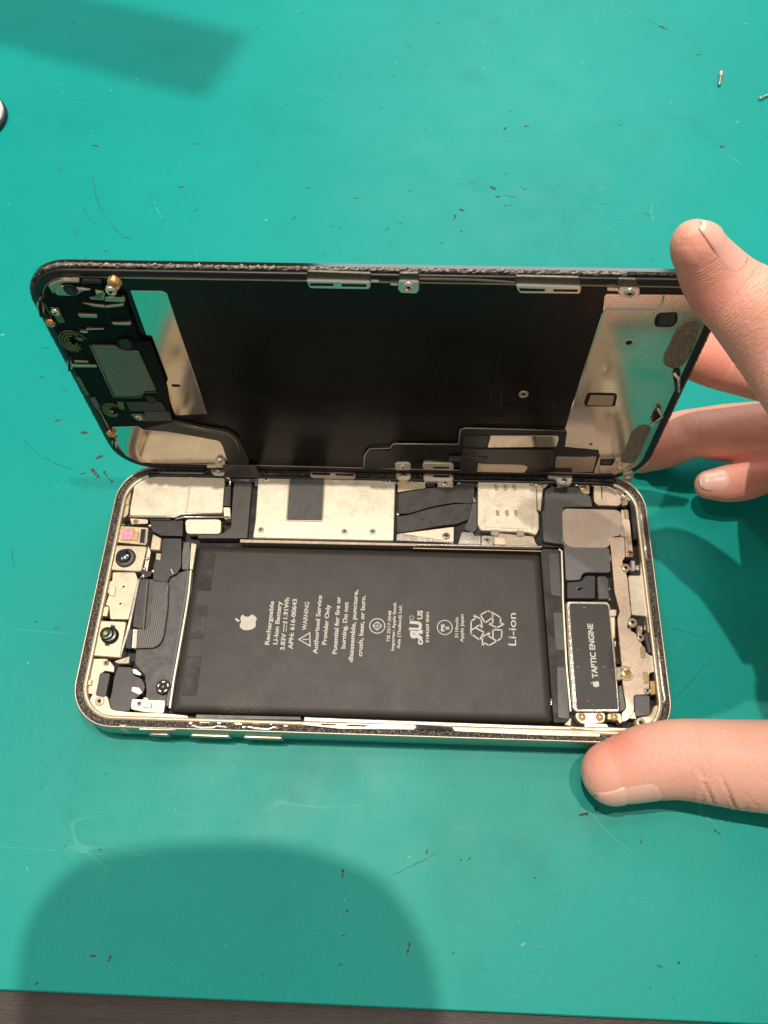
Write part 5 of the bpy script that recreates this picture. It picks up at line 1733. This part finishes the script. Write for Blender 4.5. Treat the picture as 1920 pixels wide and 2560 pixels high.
def loose_screw(name, a, b, r, label, head=True):
    a, b = Vector(a), Vector(b)
    ln = (b - a).length
    bm = bmesh.new()
    ang = math.atan2((b - a).y, (b - a).x)
    R_ = Matrix.Translation((a.x, a.y, r)) @ Matrix.Rotation(ang, 4, 'Z') @ Matrix.Rotation(pi / 2, 4, 'Y')
    prof = [(0, 0), (r * .95, .05), (r, .3), (r, ln * .28), (r * .55, ln * .32)]
    k = ln * .32
    while k < ln * .92:
        prof += [(r * .75, k + .12), (r * .5, k + .25)]
        k += .27
    prof += [(r * .4, ln), (0, ln)]
    add_lathe(bm, 0, 0, prof, 18)
    o = emit(name, bm, M.chrome, None, R_)
    return tag(o, label, 'screw')


s_ = [(203.72,264.21),(201.84,256.57)]
loose_screw('loose_screw', s_[0], s_[1], .9, 'tiny silver screw lying near the top right of the green mat')
s_ = [(215.90,248.50),(221.80,251.91)]
loose_screw('metal_pin', s_[0], s_[1], .65, 'thin silver pin cut off by the right edge of the photo')['category'] = 'pin'
c = [(-94.92,236.16)][0]
bm = bmesh.new()
cap = bpy.data.objects.new('round_cap', None)
col.objects.link(cap)
cap.location = (c[0] * MM, c[1] * MM, 0)
tag(cap, 'white round cap with a dark base at the left edge of the mat', 'cap')
for nm, prof, mt in (('cap_base', [(0, 0), (15.6, 0), (15.9, .4), (15.9, 1.6), (15.0, 2.0), (0, 2.0)], M.black), ('cap_top', [(0, 2.0), (15.0, 2.0), (15.3, 2.4), (15.2, 3.0), (14.6, 3.4), (0, 3.4)], M.white)):
    emit(nm, add_lathe(bmesh.new(), 0, 0, prof, 64), mt, cap, MATF)


# crumbs and grime stuck to the mat
def blob(bm, x, y, r, el, ang, mi=0, h=.06):
    n = random.randint(7, 11)
    pts = []
    for k in range(n):
        a = 2 * pi * k / n
        rr = r * random.uniform(.55, 1.15)
        px, py = rr * el * cos(a), rr * sin(a)
        pts.append((x + px * cos(ang) - py * sin(ang), y + px * sin(ang) + py * cos(ang)))
    add_prism(bm, pts, -.05, h, 0, h * .6, mi)


bm = bmesh.new()
MARKS = [([(-40.66,222.34)], .9, 2.2, -.4), ([(-1.15,223.42)], .9, 2.4, .1), ([(-51.38,209.20)], .6, 3, .7), ([(-43.24,213.02)], .6, 1.5, .3), ([(-41.86,232.72)], .6, 1.3, 0), ([(-39.55,232.72)], .5, 1.4, 1.4), ([(44.66,248.53)], .7, 1.6, .8), ([(62.28,194.22)], 1.0, 1.6, -.1), ([(40.17,184.50)], .9, 1.2, .8), ([(43.99,199.64)], .7, 1.8, .1), ([(4.11,188.36)], .7, 1.6, .9), ([(3.10,182.53)], .7, 1.5, .8), ([(-25.70,167.63)], .8, 2, -.3), ([(-38.57,176.85)], .6, 1.4, 0), ([(-19.81,174.04)], .8, 3.2, -.2), ([(14.91,295.95)], .6, 1.6, 0), ([(19.08,308.59)], .6, 3, .2), ([(63.43,265.04)], .5, 1.3, 0), ([(-65.44,197.23)], .6, 2.4, -.2), ([(53.88,180.23)], .6, 1.3, 0), ([(56.84,179.46)], .7, 2.5, .8), ([(51.79,166.65)], .8, 1.8, .5), ([(-9.48,207.31)], .5, 1.5, 1.2), ([(-3.93,191.62)], .5, 2, 0), ([(15.37,245.25)], .4, 6, .1), ([(31.09,245.22)], .5, 5, .7), ([(20.60,235.65)], .5, 1.2, 0),
         ([(79.35,282.44)], 1.2, 1.2, 0), ([(91.71,298.43)], .8, 1.4, 0), ([(125.66,233.45)], 1.0, 1.2, 0), ([(161.52,234.09)], .6, 1, 0), ([(119.78,242.58)], .6, 2.2, -.2), ([(112.00,199.93)], 1.5, 1.6, -.6), ([(116.87,207.21)], .8, 1.5, .5), ([(113.57,195.41)], 1.0, 1.2, 0), ([(117.77,196.02)], 1.0, 1.6, -.5), ([(122.95,199.97)], .9, 2.2, -.6), ([(117.18,190.97)], .8, 2.2, 0), ([(98.02,185.09)], 1.0, 1.4, 1.2), ([(100.52,188.56)], 1.0, 1.4, -.6), ([(82.40,198.12)], .7, 2.6, .1), ([(99.76,201.92)], .5, 3, .1), ([(104.19,202.78)], .6, 1.8, .1), ([(74.14,179.24)], .9, 1.4, 1), ([(78.61,181.77)], .7, 1.5, -.5), ([(93.35,172.25)], .7, 1, 0), ([(166.57,186.65)], .9, 1.4, -.9), ([(184.73,294.42)], 1.6, 1.3, -.6), ([(180.86,297.90)], .9, 2, -.8), ([(196.49,276.66)], .8, 1.2, 0), ([(198.27,221.95)], 1.1, 1.1, 0), ([(73.04,263.83)], .6, 3, .1)]
for pos, r, el, ang in MARKS:
    mi = random.choice((0, 0, 1))
    for k in range(4):
        q = r * el * .5 * (k - 1.5) * random.uniform(.5, 1.1)
        blob(bm, pos[0][0] + q * cos(ang) + random.uniform(-.2, .2), pos[0][1] + q * sin(ang) + random.uniform(-.2, .2), r * random.uniform(.2, .5), random.uniform(1, 1.5), ang + random.uniform(-.6, .6), mi, .04 + .008 * k)
for pos, r, el, ang in [([(70.86,-30.49)], .55, 1.8, 1.5), ([(86.81,-45.51)], .5, 4.2, 1.35), ([(14.69,-49.65)], .5, 1.2, 0), ([(18.53,-49.97)], .5, 1.5, 1.2), ([(90.76,-24.93)], .35, 1.4, 1.5), ([(100.91,-26.09)], .4, 1.2, 1), ([(98.82,-26.47)], .25, 1, 0), ([(147.50,-45.93)], .35, 1, 0), ([(140.66,-51.12)], .25, 1.2, 0), ([(72.42,-38.30)], .3, 1.4, .6), ([(71.85,-43.27)], .3, 1.4, .6), ([(141.88,-20.88)], .4, 1.3, 1.5), ([(11.68,-27.20)], .25, 1, 0), ([(2.90,-26.78)], .25, 1, 0), ([(2.69,-55.62)], .35, 1.3, .5), ([(116.18,-29.66)], .25, 1, 0), ([(129.00,-15.14)], .7, 1.4, .2), ([(132.00,-13.88)], .5, 1.3, 1), ([(160.36,-18.29)], .5, 1.8, -.6), ([(-17.11,91.60)], .9, 1.1, 0), ([(-26.58,95.93)], .6, 2.2, .3), ([(-10.78,82.93)], .9, 1.4, .4), ([(-10.98,77.32)], 1.2, 1.8, -.8), ([(-6.69,75.90)], .6, 5, -.9), ([(-35.83,112.53)], .5, 1.6, 0), ([(-37.44,124.50)], .4, 2.2, 0), ([(-27.05,107.43)], .5, 1.2, .7), ([(-14.92,76.98)], .5, 2, .2)]:
    for k in range(4):
        q = r * el * .5 * (k - 1.5) * random.uniform(.6, 1.2)
        blob(bm, pos[0][0] + q * cos(ang), pos[0][1] + q * sin(ang), r * random.uniform(.35, .7), random.uniform(1, 1.5), ang + random.uniform(-.5, .5), 0, .04 + .008 * k)
for k in range(260):
    x, y = random.uniform(-110, 240), random.uniform(-55, 320)
    if -3 < x < 155 and -3 < y < 80:
        continue
    blob(bm, x, y, random.choice((.12, .16, .2, .3)) * (1 if y < 80 else 1.5), random.choice((1, 1.3, 2, 3)), random.uniform(0, 3), random.choice((0, 1, 2)), .05)
for pts, w, mi in (([(-36.63,89.61),(-31.84,84.97),(-28.61,82.85),(-24.00,80.48),(-17.61,77.96)], .22, 1), ([(-37.86,204.42),(-34.54,194.65),(-29.60,185.18),(-23.33,177.14),(-16.56,172.44)], .3, 1), ([(-38.88,190.43),(-35.36,183.97),(-31.28,179.94)], .2, 1),
                   ([(154.77,33.54),(156.51,32.70),(161.65,31.07),(166.23,30.49)], .14, 1), ([(154.10,13.54),(161.58,21.07),(165.36,24.58)], .12, 1), ([(-27.41,27.77),(-15.05,27.07),(-4.45,26.66)], .1, 2), ([(-24.26,71.91),(-14.22,72.53),(-4.51,72.54)], .1, 2),
                   ([(-12.40,192.36),(-10.31,187.63),(-7.50,183.57)], .25, 2), ([(3.21,267.48),(9.55,270.42)], .25, 2), ([(168.80,192.12),(167.87,187.52),(168.50,182.42)], .3, 2), ([(169.96,308.83),(173.79,303.62)], .25, 2), ([(198.38,219.99),(200.33,216.25),(204.25,211.93)], .3, 2),
                   ([(-13.03,-27.34),(4.33,-27.98),(32.73,-28.21)], .1, 2), ([(82.95,-30.26),(88.37,-27.55),(96.07,-23.72)], .12, 1), ([(-30.12,51.29),(-28.35,46.80),(-27.80,45.46)], .2, 1), ([(-81.10,233.62),(-76.36,237.03),(-72.17,239.10)], .12, 2), ([(-8.42,77.75),(-6.47,75.78),(-4.32,73.83)], .35, 0)):
    fine = []
    for a, b in zip(pts, pts[1:]):
        for k in range(6):
            fine.append((a[0] + (b[0] - a[0]) * k / 6 + random.uniform(-.1, .1), a[1] + (b[1] - a[1]) * k / 6 + random.uniform(-.1, .1), .012))
    for k in range(0, len(fine) - 1):
        if random.random() < .85:
            add_ribbon(bm, [fine[k], fine[k + 1]], Vector((fine[k + 1][1] - fine[k][1], fine[k][0] - fine[k + 1][0], 0)).normalized() * w * random.uniform(.5, 1.1), .02, mi)
gr = emit('grime', bm, [M.rust, simple('dark_grime', (.012, .16, .13), .6), simple('pale_crumbs', (.16, .5, .42), .6)], None, MATF)
tag(gr, None, None, None, 'stuff')

# ------------------------------------------------------------------ unseen slabs added above the frame to cast shadows on the mat
def above(name, shadow, z, th, mat, r, label, cat):
    """slab at height z whose shadow under the key lamp falls on the given outline"""
    k = KEY * 1000
    f = z / k.z
    pts = [(x + (k.x - x) * f, y + (k.y - y) * f) for x, y in shadow]
    bm = bmesh.new()
    add_prism(bm, pts, z, z + th, r, .8)
    return tag(emit(name, bm, mat, None, MATF), label, cat)


above('near_shadow_slab', [(-0.90,-63.49),(-3.43,-42.15),(7.09,-28.82),(33.80,-24.30),(61.14,-24.24),(82.63,-31.36),(92.23,-47.49),(93.25,-62.67),(93.59,-107.84),(11.33,-111.68)], 275, 9, M.black, 14,  # unseen slab, added and shaped to cast the near shadow
      'unseen black slab added over the near edge of the mat to shade it like a held phone', 'phone')
above('far_shadow_bar', [(-166.65,350.13),(-78.20,323.62),(10.00,291.23),(-2.88,249.50),(-152.55,307.41)], 520, 12, M.black, 4,  # unseen bar, added only for the far left shadow
      'unseen black bar added over the far left of the mat to cast a shadow', 'shadow bar')
